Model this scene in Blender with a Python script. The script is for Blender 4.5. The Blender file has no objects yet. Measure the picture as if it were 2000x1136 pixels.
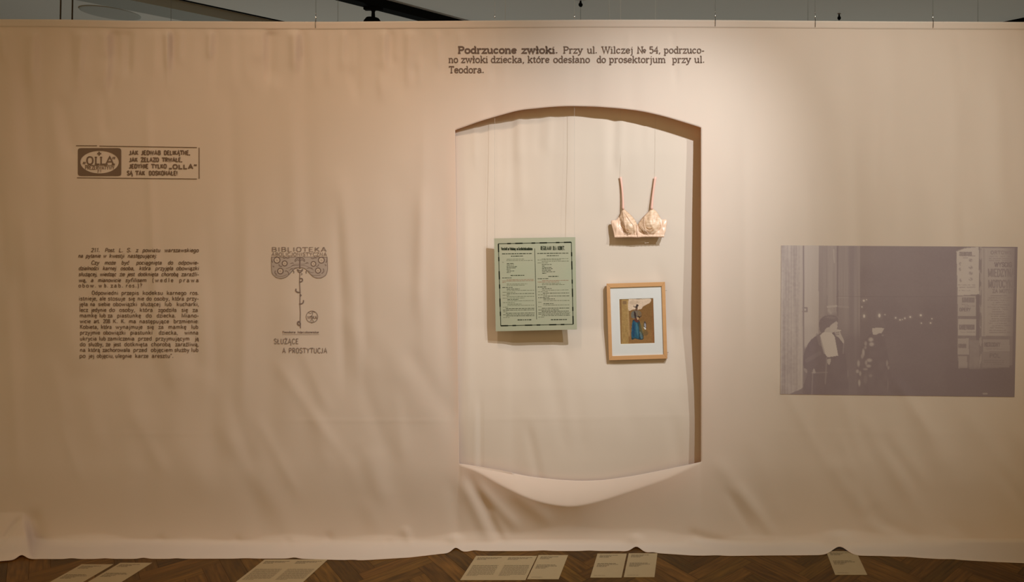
import bpy, math, random
import numpy as np
from mathutils import Vector

# ------------------------------------------------------------------ camera, world, lights, exposure
SC = bpy.context.scene
COL = SC.collection
F, D0, CZ, PU, PV = 1280.0, 3.2, 1.59, 1365.0, 430.0     # focal (px), curtain distance, eye height, principal point

cam_d = bpy.data.cameras.new('camera')
cam = bpy.data.objects.new('camera', cam_d)
COL.objects.link(cam)
cam.location = (0, -D0, CZ)
cam.rotation_euler = (math.pi / 2, 0, 0)
cam_d.sensor_fit = 'HORIZONTAL'
cam_d.sensor_width = 36.0
cam_d.lens = 36.0 * F / 2000.0
cam_d.shift_x = (1000.0 - PU) / 2000.0
cam_d.shift_y = -(568.0 - PV) / 2000.0
cam_d.clip_start = 0.05
SC.camera = cam

W = bpy.data.worlds.new('world')
SC.world = W
W.use_nodes = True
W.node_tree.nodes['Background'].inputs[0].default_value = (1.0, 0.74, 0.38, 1)
W.node_tree.nodes['Background'].inputs[1].default_value = 0.68

SC.view_settings.view_transform = 'Standard'
SC.view_settings.look = 'None'
SC.view_settings.exposure = 0.0
SC.view_settings.gamma = 1.0
SC.view_settings.use_curve_mapping = False


def spot(name, loc, aim, energy, color, size, blend, radius):
    l = bpy.data.lights.new(name, 'SPOT')
    l.energy = energy
    l.color = color
    l.spot_size = math.radians(size)
    l.spot_blend = blend
    l.shadow_soft_size = radius
    o = bpy.data.objects.new(name, l)
    COL.objects.link(o)
    o.location = loc
    o.rotation_euler = (Vector(aim) - Vector(loc)).to_track_quat('-Z', 'Y').to_euler()
    return o


KEY = (0.80, -1.72, 3.16)
spot('key_flood', KEY, (-0.80, 0.05, 1.95), 30, (0.85, 0.93, 1.0), 115, 1.0, 0.018)
spot('key_spot', KEY, (-0.60, 0.05, 1.40), 196, (0.85, 0.93, 1.0), 56, 1.0, 0.018)
spot('key_core', KEY, (-0.50, 0.05, 1.62), 56, (0.88, 0.96, 1.0), 42, 1.0, 0.018)
spot('right_spot', (1.9, -2.2, 3.3), (0.62, 0.0, 1.60), 192, (0.92, 1.0, 0.99), 62, 1.0, 0.03)
spot('left_spot', (-2.6, -1.8, 3.3), (-2.0, 0.0, 1.3), 29, (1.0, 0.78, 0.60), 80, 1.0, 0.05)
spot('left_graze', (-0.8, -1.3, 3.25), (-2.2, 0.0, 1.2), 57, (1.0, 0.78, 0.60), 85, 1.0, 0.03)  # added fill, raking the left cloth so its folds show
spot('left_low', (-0.8, -1.5, 3.25), (-1.5, 0.0, 0.75), 24, (1.0, 0.82, 0.66), 70, 1.0, 0.03)
spot('ceiling_fill', (-4.0, 4.3, 0.2), (-4.0, 3.2, 3.5), 104, (0.92, 1.0, 0.96), 116, 0.35, 0.15)  # pair of unseen fills added behind the curtain to brighten the ceiling
spot('ceiling_fill', (1.7, 4.3, 0.2), (1.7, 3.2, 3.5), 98, (0.92, 1.0, 0.96), 116, 0.35, 0.15)

# ------------------------------------------------------------------ helpers
rng = random.Random(7)


def tag(o, label=None, cat=None, group=None, kind=None):
    if label:
        o['label'] = label
    if cat:
        o['category'] = cat
    if group:
        o['group'] = group
    if kind:
        o['kind'] = kind
    return o


def empty(name, loc, label, cat, group=None):
    o = bpy.data.objects.new(name, None)
    COL.objects.link(o)
    o.location = loc
    o.empty_display_size = 0.05
    return tag(o, label, cat, group)


def P(u, v, y=0.0):
    """point of the place that lies at picture position (u, v) and depth y"""
    d = D0 + y
    return ((u - PU) * d / F, y, CZ + (PV - v) * d / F)


def onplane(u, v, z):
    """point of the horizontal plane at height z seen at picture position (u, v)"""
    d = (CZ - z) * F / (v - PV)
    return ((u - PU) * d / F, d - D0, z)


def mesh(name, verts, faces, mat, parent=None, smooth=False):
    me = bpy.data.meshes.new(name)
    me.from_pydata([tuple(map(float, p)) for p in verts], [], faces)
    me.update()
    if smooth:
        me.polygons.foreach_set('use_smooth', [True] * len(me.polygons))
    if mat:
        me.materials.append(mat)
    o = bpy.data.objects.new(name, me)
    COL.objects.link(o)
    if parent:
        o.parent = parent
        o.matrix_parent_inverse = parent.matrix_basis.inverted()
    return o


class MB:
    def __init__(self):
        self.v, self.f = [], []

    def add(self, vs, fs):
        n = len(self.v)
        self.v += [tuple(p) for p in vs]
        self.f += [tuple(i + n for i in f) for f in fs]

    def box(self, x0, x1, y0, y1, z0, z1):
        self.add([(x, y, z) for x in (x0, x1) for y in (y0, y1) for z in (z0, z1)],
                 [(0, 1, 3, 2), (4, 6, 7, 5), (0, 4, 5, 1), (2, 3, 7, 6), (0, 2, 6, 4), (1, 5, 7, 3)])

    def hexa(self, a, b):
        """two matching quads joined into a closed solid"""
        self.add(list(a) + list(b), [(0, 1, 2, 3), (7, 6, 5, 4), (0, 4, 5, 1), (1, 5, 6, 2), (2, 6, 7, 3), (3, 7, 4, 0)])

    def tube(self, pts, r, n=8, cap=True):
        pts = [Vector(p) for p in pts]
        rs = r if isinstance(r, (list, tuple)) else [r] * len(pts)
        base = len(self.v)
        up = Vector((0.31, 0.87, 0.38))
        for i, p in enumerate(pts):
            t = (pts[min(i + 1, len(pts) - 1)] - pts[max(i - 1, 0)]).normalized()
            a = t.cross(up).normalized()
            b = t.cross(a)
            for k in range(n):
                q = 2 * math.pi * k / n
                self.v.append(tuple(p + (a * math.cos(q) + b * math.sin(q)) * rs[i]))
        for i in range(len(pts) - 1):
            for k in range(n):
                a0, a1 = base + i * n + k, base + i * n + (k + 1) % n
                self.f.append((a0, a1, a1 + n, a0 + n))
        if cap:
            self.f.append(tuple(base + k for k in range(n))[::-1])
            self.f.append(tuple(base + (len(pts) - 1) * n + k for k in range(n)))

    def lathe(self, prof, c, n=28):
        """profile of (radius, z) turned about the vertical through c"""
        base = len(self.v)
        for r, z in prof:
            for k in range(n):
                q = 2 * math.pi * k / n
                self.v.append((c[0] + r * math.cos(q), c[1] + r * math.sin(q), c[2] + z))
        for i in range(len(prof) - 1):
            for k in range(n):
                a0, a1 = base + i * n + k, base + i * n + (k + 1) % n
                self.f.append((a0, a1, a1 + n, a0 + n))
        self.f.append(tuple(base + k for k in range(n))[::-1])
        self.f.append(tuple(base + (len(prof) - 1) * n + k for k in range(n)))

    def build(self, name, mat, parent=None, smooth=False):
        return mesh(name, self.v, self.f, mat, parent, smooth)


# ------------------------------------------------------------------ materials
def base_mat(name, col, rough=0.8, metal=0.0, spec=0.3):
    m = bpy.data.materials.new(name)
    m.use_nodes = True
    b = m.node_tree.nodes['Principled BSDF']
    b.inputs['Base Color'].default_value = (*col, 1)
    b.inputs['Roughness'].default_value = rough
    b.inputs['Metallic'].default_value = metal
    b.inputs['Specular IOR Level'].default_value = spec
    return m


def noise_mat(name, c0, c1, scale=20.0, rough=0.8, detail=5.0, bump=0.0, stretch=(1, 1, 1), spec=0.3, metal=0.0):
    m = base_mat(name, c0, rough, metal, spec)
    nt = m.node_tree
    N, L = nt.nodes, nt.links
    b = N['Principled BSDF']
    tc = N.new('ShaderNodeTexCoord')
    mp = N.new('ShaderNodeMapping')
    mp.inputs['Scale'].default_value = stretch
    nz = N.new('ShaderNodeTexNoise')
    nz.inputs['Scale'].default_value = scale
    nz.inputs['Detail'].default_value = detail
    mx = N.new('ShaderNodeMix')
    mx.data_type = 'RGBA'
    mx.inputs[6].default_value = (*c0, 1)
    mx.inputs[7].default_value = (*c1, 1)
    L.new(tc.outputs['Object'], mp.inputs[0])
    L.new(mp.outputs[0], nz.inputs['Vector'])
    L.new(nz.outputs[0], mx.inputs[0])
    L.new(mx.outputs[2], b.inputs['Base Color'])
    if bump:
        bp = N.new('ShaderNodeBump')
        bp.inputs['Strength'].default_value = bump
        bp.inputs['Distance'].default_value = 0.002
        L.new(nz.outputs[0], bp.inputs['Height'])
        L.new(bp.outputs[0], b.inputs['Normal'])
    return m


def attr_mat(name, rough=0.85, spec=0.2, grain=None):
    """colour comes from the mesh's own picture (one colour per vertex), e.g. a print or planks"""
    m = base_mat(name, (0.5, 0.5, 0.5), rough, 0, spec)
    nt = m.node_tree
    at = nt.nodes.new('ShaderNodeAttribute')
    at.attribute_name = 'picture'
    b = nt.nodes['Principled BSDF']
    if grain is None:
        nt.links.new(at.outputs['Color'], b.inputs['Base Color'])
    else:
        tc = nt.nodes.new('ShaderNodeTexCoord')
        nz = nt.nodes.new('ShaderNodeTexNoise')
        nz.inputs['Scale'].default_value = grain[0]
        nz.inputs['Detail'].default_value = 6
        rp = nt.nodes.new('ShaderNodeMapRange')
        rp.inputs['From Min'].default_value = 0.3
        rp.inputs['From Max'].default_value = 0.7
        rp.inputs['To Min'].default_value = 1 - grain[1]
        rp.inputs['To Max'].default_value = 1 + grain[1]
        mx = nt.nodes.new('ShaderNodeMix')
        mx.data_type = 'RGBA'
        mx.blend_type = 'MULTIPLY'
        mx.inputs[0].default_value = 1.0
        at2 = nt.nodes.new('ShaderNodeUVMap')
        nt.links.new(at2.outputs[0], nz.inputs['Vector'])
        nt.links.new(nz.outputs[0], rp.inputs[0])
        nt.links.new(at.outputs['Color'], mx.inputs[6])
        nt.links.new(rp.outputs[0], mx.inputs[7])
        nt.links.new(mx.outputs[2], b.inputs['Base Color'])
    return m


def cloth_mat(name, col, trans_col, k):
    m = bpy.data.materials.new(name)
    m.use_nodes = True
    nt = m.node_tree
    N, L = nt.nodes, nt.links
    N.remove(N['Principled BSDF'])
    out = N['Material Output']
    df = N.new('ShaderNodeBsdfDiffuse')
    df.inputs['Roughness'].default_value = 0.6
    tr = N.new('ShaderNodeBsdfTranslucent')
    tr.inputs['Color'].default_value = (*trans_col, 1)
    ms = N.new('ShaderNodeMixShader')
    ms.inputs[0].default_value = k
    tc = N.new('ShaderNodeTexCoord')
    mp = N.new('ShaderNodeMapping')
    mp.inputs['Scale'].default_value = (1, 1, 0.7)
    nz = N.new('ShaderNodeTexNoise')
    nz.inputs['Scale'].default_value = 3.0
    nz.inputs['Detail'].default_value = 8
    mx = N.new('ShaderNodeMix')
    mx.data_type = 'RGBA'
    mx.inputs[6].default_value = (*[c * 0.96 for c in col], 1)
    mx.inputs[7].default_value = (*[c * 1.04 for c in col], 1)
    nf = N.new('ShaderNodeTexNoise')
    nf.inputs['Scale'].default_value = 420.0
    nf.inputs['Detail'].default_value = 2
    bp = N.new('ShaderNodeBump')
    bp.inputs['Strength'].default_value = 0.12
    bp.inputs['Distance'].default_value = 0.001
    L.new(tc.outputs['Object'], mp.inputs[0])
    L.new(mp.outputs[0], nz.inputs['Vector'])
    L.new(tc.outputs['Object'], nf.inputs['Vector'])
    L.new(nz.outputs[0], mx.inputs[0])
    L.new(mx.outputs[2], df.inputs['Color'])
    L.new(nf.outputs[0], bp.inputs['Height'])
    L.new(bp.outputs[0], df.inputs['Normal'])
    L.new(df.outputs[0], ms.inputs[1])
    L.new(tr.outputs[0], ms.inputs[2])
    L.new(ms.outputs[0], out.inputs['Surface'])
    return m


CLOTH = cloth_mat('raw_cotton', (0.80, 0.73, 0.635), (1.0, 0.46, 0.08), 0.32)
BACK_CLOTH = cloth_mat('bleached_cotton', (0.757, 0.650, 0.553), (0.66, 0.36, 0.13), 0.14)
INK = base_mat('brown_print_ink', (0.185, 0.122, 0.085), 0.9, 0, 0.1)
INK_HEAD = base_mat('grey_brown_print_ink', (0.145, 0.095, 0.072), 0.9, 0, 0.1)
INK_SOFT = base_mat('violet_brown_print_ink', (0.215, 0.155, 0.135), 0.9, 0, 0.1)
INK_PALE = base_mat('pale_violet_print_ink', (0.46, 0.375, 0.335), 0.9, 0, 0.1)
INK_LIGHT = base_mat('very_pale_print', (0.62, 0.50, 0.42), 0.9, 0, 0.1)
PRINT = attr_mat('printed_picture_ink')
PAINT = attr_mat('gouache_on_card', 0.75, 0.25)
PAPER_GREEN = noise_mat('aged_green_paper', (0.335, 0.375, 0.262), (0.42, 0.375, 0.28), 5.0, 0.85, 4, 0.0, (1, 1, 1), 0.15)
INK_BLACK = base_mat('greenish_black_ink', (0.030, 0.038, 0.022), 0.8, 0, 0.1)
INK_GREY = base_mat('worn_black_ink', (0.115, 0.125, 0.075), 0.8, 0, 0.1)
INK_RED = base_mat('faded_red_ink', (0.33, 0.16, 0.10), 0.8, 0, 0.1)
WOOD_PALE = noise_mat('pale_beech', (0.60, 0.33, 0.15), (0.52, 0.27, 0.12), 9.0, 0.45, 6, 0.05, (1, 1, 6), 0.4)
MAT_WHITE = noise_mat('white_mount_board', (0.65, 0.63, 0.61), (0.62, 0.60, 0.575), 30, 0.9)
MAT_CORE = base_mat('mount_board_bevel', (0.78, 0.76, 0.70), 0.9)
CARD = noise_mat('buff_card', (0.43, 0.325, 0.185), (0.40, 0.30, 0.17), 30, 0.7)
CARD_INK = base_mat('card_print_ink', (0.16, 0.12, 0.07), 0.8, 0, 0.1)
STEEL = base_mat('bright_steel', (0.75, 0.75, 0.75), 0.25, 1.0, 0.5)
WIRE = base_mat('dull_steel_wire', (0.11, 0.10, 0.085), 0.5, 0.4, 0.4)
WIRE_PALE = base_mat('pale_nylon_wire', (0.42, 0.38, 0.33), 0.4, 0.0, 0.4)
THREAD = base_mat('clear_thread', (0.62, 0.54, 0.45), 0.5, 0.0, 0.3)
CABLE = base_mat('dark_cable', (0.045, 0.03, 0.015), 0.7)
BLACK = noise_mat('black_powder_coat', (0.004, 0.0045, 0.004), (0.006, 0.006, 0.005), 60, 0.9, 3, 0, (1, 1, 1), 0.08)
CEIL = noise_mat('ceiling_paint', (0.68, 0.63, 0.555), (0.64, 0.595, 0.525), 1.2, 0.9, 3, 0, (1, 1, 1), 0.1)
BEAM = noise_mat('beam_paint', (0.37, 0.36, 0.315), (0.34, 0.33, 0.29), 2.0, 0.9, 3, 0, (1, 1, 1), 0.1)
WALL = noise_mat('wall_paint', (0.5, 0.48, 0.45), (0.46, 0.44, 0.41), 2.0, 0.9)

# ------------------------------------------------------------------ the cloths' shapes
def interp(xs):
    a = np.array(xs, float)
    return lambda u: np.interp(u, a[:, 0], a[:, 1])


def rounded(xs):
    """the same through the points, without kinks"""
    p = [tuple(map(float, q)) for q in xs]
    ext = lambda a, b: (a[0] - 40, a[1] - 40 * (b[1] - a[1]) / (b[0] - a[0]))
    p = [ext(p[0], p[1])] + p + [(p[-1][0] + 40, p[-1][1] + 40 * (p[-1][1] - p[-2][1]) / (p[-1][0] - p[-2][0]))]
    f = interp(p)
    return lambda u: sum(f(np.asarray(u, float) + d) for d in (-15, -10, -5, 0, 5, 10, 15)) / 7


def smooth(t):
    t = np.clip(t, 0, 1)
    return t * t * (3 - 2 * t)


V_TOP = interp([(-200, 38), (0, 38), (120, 38.5), (250, 41), (420, 42), (640, 43), (900, 41), (1150, 39), (1300, 39),
                (1450, 40), (1700, 42), (2000, 43.5), (2250, 44)])
OPEN_TOP = rounded([(889, 254), (942, 235), (1013, 215), (1078, 208.5), (1111, 207), (1160, 208), (1215, 212), (1256, 217.5),
                   (1297, 227), (1337, 239), (1369, 249)])
OPEN_BOT = rounded([(889, 905), (900, 906), (931, 910.5), (976, 918), (1034, 930), (1092, 936.5), (1136, 938.5), (1179, 937), (1238, 928.5),
                    (1296, 917), (1369, 901.5)])
CREASE = rounded([(880, 903), (900, 908), (933, 920), (976, 946), (1005, 960), (1034, 973), (1063, 982), (1092, 987), (1116, 989), (1139, 986),
                  (1179, 976), (1209, 966), (1252, 952), (1296, 937), (1339, 918), (1369, 902), (1400, 890)])
HEM0 = interp([(-200, 1096), (0, 1095), (60, 1091), (150, 1091), (570, 1090), (700, 1094), (800, 1088), (860, 1081), (925, 1075.5),
               (1210, 1075.5), (1290, 1080), (1350, 1084), (1420, 1085), (1500, 1084), (1600, 1083.5), (1720, 1085),
               (1800, 1089), (1950, 1097), (2000, 1099), (2250, 1103)])
LIFTS = [(42, 9, 11), (890, 9.5, 10), (1243, 10.5, 12), (1640, 17, 20), (140, 1.5, 12), (280, 2, 10), (575, 2.2, 10),
         (205, 1.2, 14), (927, 1.5, 10), (1060, 1.2, 16), (1150, 1.0, 14), (1275, 1.5, 8), (1400, 1.0, 18), (1860, 1.0, 14),
         (480, 0.8, 16), (345, 1.0, 10), (1770, 1.0, 20), (690, 1.2, 14)]


def HEM(u):
    v = HEM0(u)
    for c, a, w in LIFTS:
        v = v - a * np.exp(-((u - c) / w) ** 2)
    return v


def gather_folds():
    r = random.Random(11)
    L = []
    for i in range(105):                      # gathers under the top hem
        u = r.uniform(150, 1000) if i < 85 else r.uniform(-100, 2100)
        n = r.uniform(45, 130)
        a = r.uniform(0.0020, 0.0062) * (1.0 if u < 900 else 0.35)
        L.append((u, 50, u + r.uniform(-8, 8), 62 + n, r.uniform(6, 12), 1.5 * a * r.choice((1, 1, -1))))
    for i in range(95):                      # long soft hanging folds
        u = r.uniform(-150, 2150)
        v0 = r.uniform(60, 620)
        n = r.uniform(180, 480)
        a = r.uniform(0.003, 0.0085) * (1.0 if u < 900 else 0.5)
        L.append((u, v0, u + r.uniform(-16, 26), v0 + n, r.uniform(9, 30), 1.15 * a * r.choice((1, -1))))
    for i in range(64):                      # slanting folds lower down
        u = r.uniform(60, 820) if i < 38 else r.uniform(1430, 2050)
        v0 = r.uniform(560, 930) if u < 1430 else r.uniform(740, 950)
        n = r.uniform(90, 190)
        L.append((u, v0, u + n * r.uniform(0.2, 0.7), v0 + n, r.uniform(12, 30), r.uniform(0.0025, 0.0058) * r.choice((1, 1, -1))))
    L += [(45, 130, 62, 330, 18, -0.013), (22, 140, 30, 330, 16, 0.004), (118, 190, 140, 300, 16, -0.012), (95, 150, 110, 300, 14, 0.003),
          (200, 175, 206, 265, 10, -0.009), (186, 70, 190, 150, 8, 0.003),
          (905, 945, 960, 1060, 12, 0.010), (930, 945, 1010, 1030, 12, 0.009), (915, 930, 985, 1060, 10, -0.008),
          (1000, 960, 1075, 1020, 14, 0.006), (960, 1000, 990, 1055, 9, 0.006), (880, 940, 900, 1060, 14, -0.005),
          (-8, 1072, 38, 1012, 5, -0.012), (62, 1000, 84, 1095, 16, -0.014),
          (790, 1030, 806, 1078, 9, 0.008), (757, 1055, 763, 1082, 8, -0.006), (640, 1040, 648, 1085, 9, -0.006), (560, 1050, 566, 1084, 8, -0.006),
          (310, 1045, 322, 1085, 9, -0.005), (460, 1045, 470, 1085, 8, -0.005),
          (1342, 1042, 1416, 1064, 11, -0.012), (1350, 1056, 1400, 1074, 9, 0.014), (1405, 1060, 1530, 1070, 9, -0.010), (1440, 950, 1515, 1050, 12, 0.007),
          (1400, 900, 1480, 1010, 16, 0.006), (1420, 960, 1470, 1040, 9, -0.004),
          (1718, 850, 1790, 950, 16, -0.006), (1740, 850, 1812, 950, 16, 0.005), (1620, 900, 1690, 1000, 18, 0.005), (1650, 920, 1715, 1010, 14, -0.005),
          (1715, 1020, 1800, 1055, 14, -0.008), (1690, 1020, 1780, 1062, 12, 0.006), (1850, 1020, 1930, 1075, 16, -0.007),
          (1640, 1040, 1640, 1090, 24, 0.022), (890, 1045, 890, 1085, 13, 0.016), (1243, 1045, 1243, 1085, 14, 0.016),
          (540, 820, 880, 822, 2.2, 0.0012), (1500, 843, 1990, 846, 2.2, 0.0012), (150, 846, 420, 846, 2.2, 0.001), (690, 560, 700, 760, 10, 0.004),
          (706, 520, 716, 700, 10, -0.004), (770, 760, 790, 900, 14, 0.004), (860, 60, 862, 120, 10, 0.003)]
    return L


FOLDS = gather_folds()


def fold_sum(folds, u, v):
    y = np.zeros_like(u)
    for (a, b, c, d, w, amp) in folds:
        du, dv = c - a, d - b
        ln = math.hypot(du, dv)
        du, dv = du / ln, dv / ln
        t = ((u - a) * du + (v - b) * dv) / ln
        q = -(u - a) * dv + (v - b) * du
        k = np.exp(-(q / w) ** 2) * smooth((t + 0.15) / 0.35) * smooth((1.15 - t) / 0.35)
        y -= amp * k
    return y


def YF(u, v):
    """depth of the front cloth at picture position (u, v)"""
    u = np.asarray(u, float)
    v = np.asarray(v, float)
    y = fold_sum(FOLDS, u, v)
    y = y * smooth((v - 56) / 14)            # the hemmed top hangs straight
    y = y + 0.006 * np.sin(u / 151.0 + 0.6) * smooth((v - 150) / 500) + 0.003 * np.sin(u / 67.0 + v / 260.0) * smooth((v - 250) / 400)
    # pocket under the opening
    ve, vc = OPEN_BOT(u), CREASE(u)
    inside = ((u > 897) & (u < 1369)).astype(float)
    w = np.clip((vc - ve - 1) / 47.0, 0, 1) ** 0.8 * inside
    t = (v - ve) / np.maximum(vc - ve, 1.0)
    up = 1 - (1 - np.clip(t, 0, 1)) ** 1.35
    dn = 1 - np.clip((v - vc) / (1052.0 - vc), 0, 1) ** 0.9
    y = y + w * np.where(v < ve - 0.01, 0.0, np.where(v < vc, 0.014 - 0.086 * up, -0.072 * dn))
    y = y + 0.034 * smooth((v - 905) / 150)
    # the thick fold lying at the far left
    y = y - 0.075 * np.clip((v - 1000) / 90, 0, 1) * smooth((50 + (v - 1010) * 0.22 - u) / 15 + 0.5)
    # forward sweep on to the floor
    vh = HEM0(u)
    yh = CZ * F / (vh - PV) - D0
    n = 43.0 + 5.0 * np.sin(u / 83.0) + 4.0 * np.sin(u / 29.0 + 1.3)
    t = np.clip((v - (vh - n)) / n, 0, 1.15)
    y = y * (1 - 0.75 * smooth((v - vh + 16) / 16)) + yh * t ** 1.65
    fl = CZ * F / (np.maximum(v, 700.0) - PV) - D0 - 0.002          # the cloth stays in front of where its line meets the floor
    k = 0.045
    h = np.clip(0.5 + 0.5 * (fl - y) / k, 0, 1)
    return fl * (1 - h) + y * h - 0.6 * k * h * (1 - h)


GAP = interp([(780, 0.022), (890, 0.030), (940, 0.050), (1000, 0.068), (1120, 0.072), (1250, 0.077), (1369, 0.084), (1480, 0.08)])
GAPV = interp([(0, 1.0), (300, 1.04), (420, 1.2), (640, 1.28), (760, 0.85), (900, 0.60), (1000, 0.5), (1100, 0.5)])


def back_folds():
    r = random.Random(5)
    L = []
    for i in range(16):
        u = r.uniform(930, 1330)
        L.append((u, r.uniform(190, 230), u + r.uniform(-6, 6), r.uniform(290, 420), r.uniform(7, 16), r.uniform(0.002, 0.005) * r.choice((1, -1))))
    for i in range(14):
        u = r.uniform(940, 1320)
        v0 = r.uniform(480, 820)
        L.append((u, v0, u + r.uniform(5, 45), v0 + r.uniform(120, 200), r.uniform(12, 22), r.uniform(0.002, 0.006) * r.choice((1, -1))))
    L += [(926, 200, 928, 320, 5, 0.005), (912, 380, 916, 900, 10, 0.006), (938, 780, 938, 960, 4, -0.006), (928, 780, 928, 960, 6, 0.006),
          (1030, 830, 1060, 960, 10, -0.006), (1118, 200, 1114, 420, 12, 0.004), (1200, 220, 1196, 330, 8, -0.006), (1215, 220, 1212, 330, 8, 0.004),
          (900, 820, 1350, 812, 2.5, 0.0016)]
    return L


BFOLDS = back_folds()


def YB(u, v):
    u = np.asarray(u, float)
    v = np.asarray(v, float)
    return GAP(u) * GAPV(v) + 0.022 * smooth((v - 800) / 130) + 0.05 * smooth((v - 930) / 90) + 0.8 * fold_sum(BFOLDS, u, v) + 0.002 * np.sin(u / 37.0)


def P_arr(u, v, y):
    d = D0 + y
    return np.stack([(u - PU) * d / F, y, CZ + (PV - v) * d / F], -1)


def grid_faces(nr, nc, keep=None):
    fs = []
    for i in range(nr - 1):
        for j in range(nc - 1):
            if keep is None or keep(i, j):
                a = i * nc + j
                fs.append((a, a + 1, a + nc + 1, a + nc))
    return fs


def compact(verts, faces):
    used = sorted({i for f in faces for i in f})
    idx = {k: n for n, k in enumerate(used)}
    return [verts[i] for i in used], [tuple(idx[i] for i in f) for f in faces]


def build_front():
    sl = list(np.arange(-200, 889, 4.0)) + [889.0] + list(np.linspace(893, 1365, 119)) + [1369.0] + list(np.arange(1373, 2250, 4.0))
    s = np.array(sl)
    jl, jr = sl.index(889.0), sl.index(1369.0)
    nt_, nm, nb = 52, 150, 78
    vt, ot, ob, vh = V_TOP(s), OPEN_TOP(s), OPEN_BOT(s), HEM(s)
    rows = [vt + (ot - vt) * i / nt_ for i in range(nt_)] + [ot + (ob - ot) * i / nm for i in range(nm)]
    rows += [ob + (vh - ob) * i / nb for i in range(nb + 1)]
    V = np.array(rows)
    U = np.repeat(s[None, :], V.shape[0], 0)
    U = U + 8.0 * np.clip((V - 254) / 650.0, 0, 1) * np.exp(-((U - 889) / 50.0) ** 2) * smooth((1050 - V) / 140)
    Y = YF(U, V)
    pts = P_arr(U, V, Y)
    pts[..., 2] = np.maximum(pts[..., 2], 0.0022)
    keep = lambda i, j: not (nt_ <= i < nt_ + nm and jl <= j < jr)
    vs, fs = compact([tuple(p) for p in pts.reshape(-1, 3)], grid_faces(V.shape[0], len(s), keep))
    o = mesh('hanging_curtain', vs, fs, CLOTH, None, True)
    return o


curtain = build_front()
sol = curtain.modifiers.new('cloth_thickness', 'SOLIDIFY')
sol.thickness = 0.0009
sol.offset = 1.0
tag(curtain, 'large printed raw cotton curtain with an arched opening hanging across the room', 'curtain')


def strip_on(fn, name, u0, u1, vtop, vbot, mat, parent, off, nu=600, nv=5):
    s = np.linspace(u0, u1, nu)
    V = np.array([vtop(s) + (vbot(s) - vtop(s)) * i / (nv - 1) for i in range(nv)])
    U = np.repeat(s[None, :], nv, 0)
    pts = P_arr(U, V, fn(U, V) + off)
    return mesh(name, pts.reshape(-1, 3).tolist(), grid_faces(nv, nu), mat, parent, True)


hem = strip_on(YF, 'top_hem', -200, 2245, lambda s: V_TOP(s) - 0.5, lambda s: V_TOP(s) + 14.5, CLOTH, curtain, -0.0007)
m = hem.modifiers.new('cloth_thickness', 'SOLIDIFY')
m.thickness = 0.0004


def build_back():
    s = np.arange(800, 1484, 4.0)
    v = np.concatenate([np.arange(52, 1050, 5.0), [1050.0]])
    V, U = np.meshgrid(v, s, indexing='ij')
    pts = P_arr(U, V, YB(U, V))
    return mesh('backing_cloth', pts.reshape(-1, 3).tolist(), grid_faces(len(v), len(s)), BACK_CLOTH, None, True)


backing = build_back()
m = backing.modifiers.new('cloth_thickness', 'SOLIDIFY')
m.thickness = 0.0009
tag(backing, 'plain cotton cloth hanging behind the arched opening, behind poster and bra', 'cloth')

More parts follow.
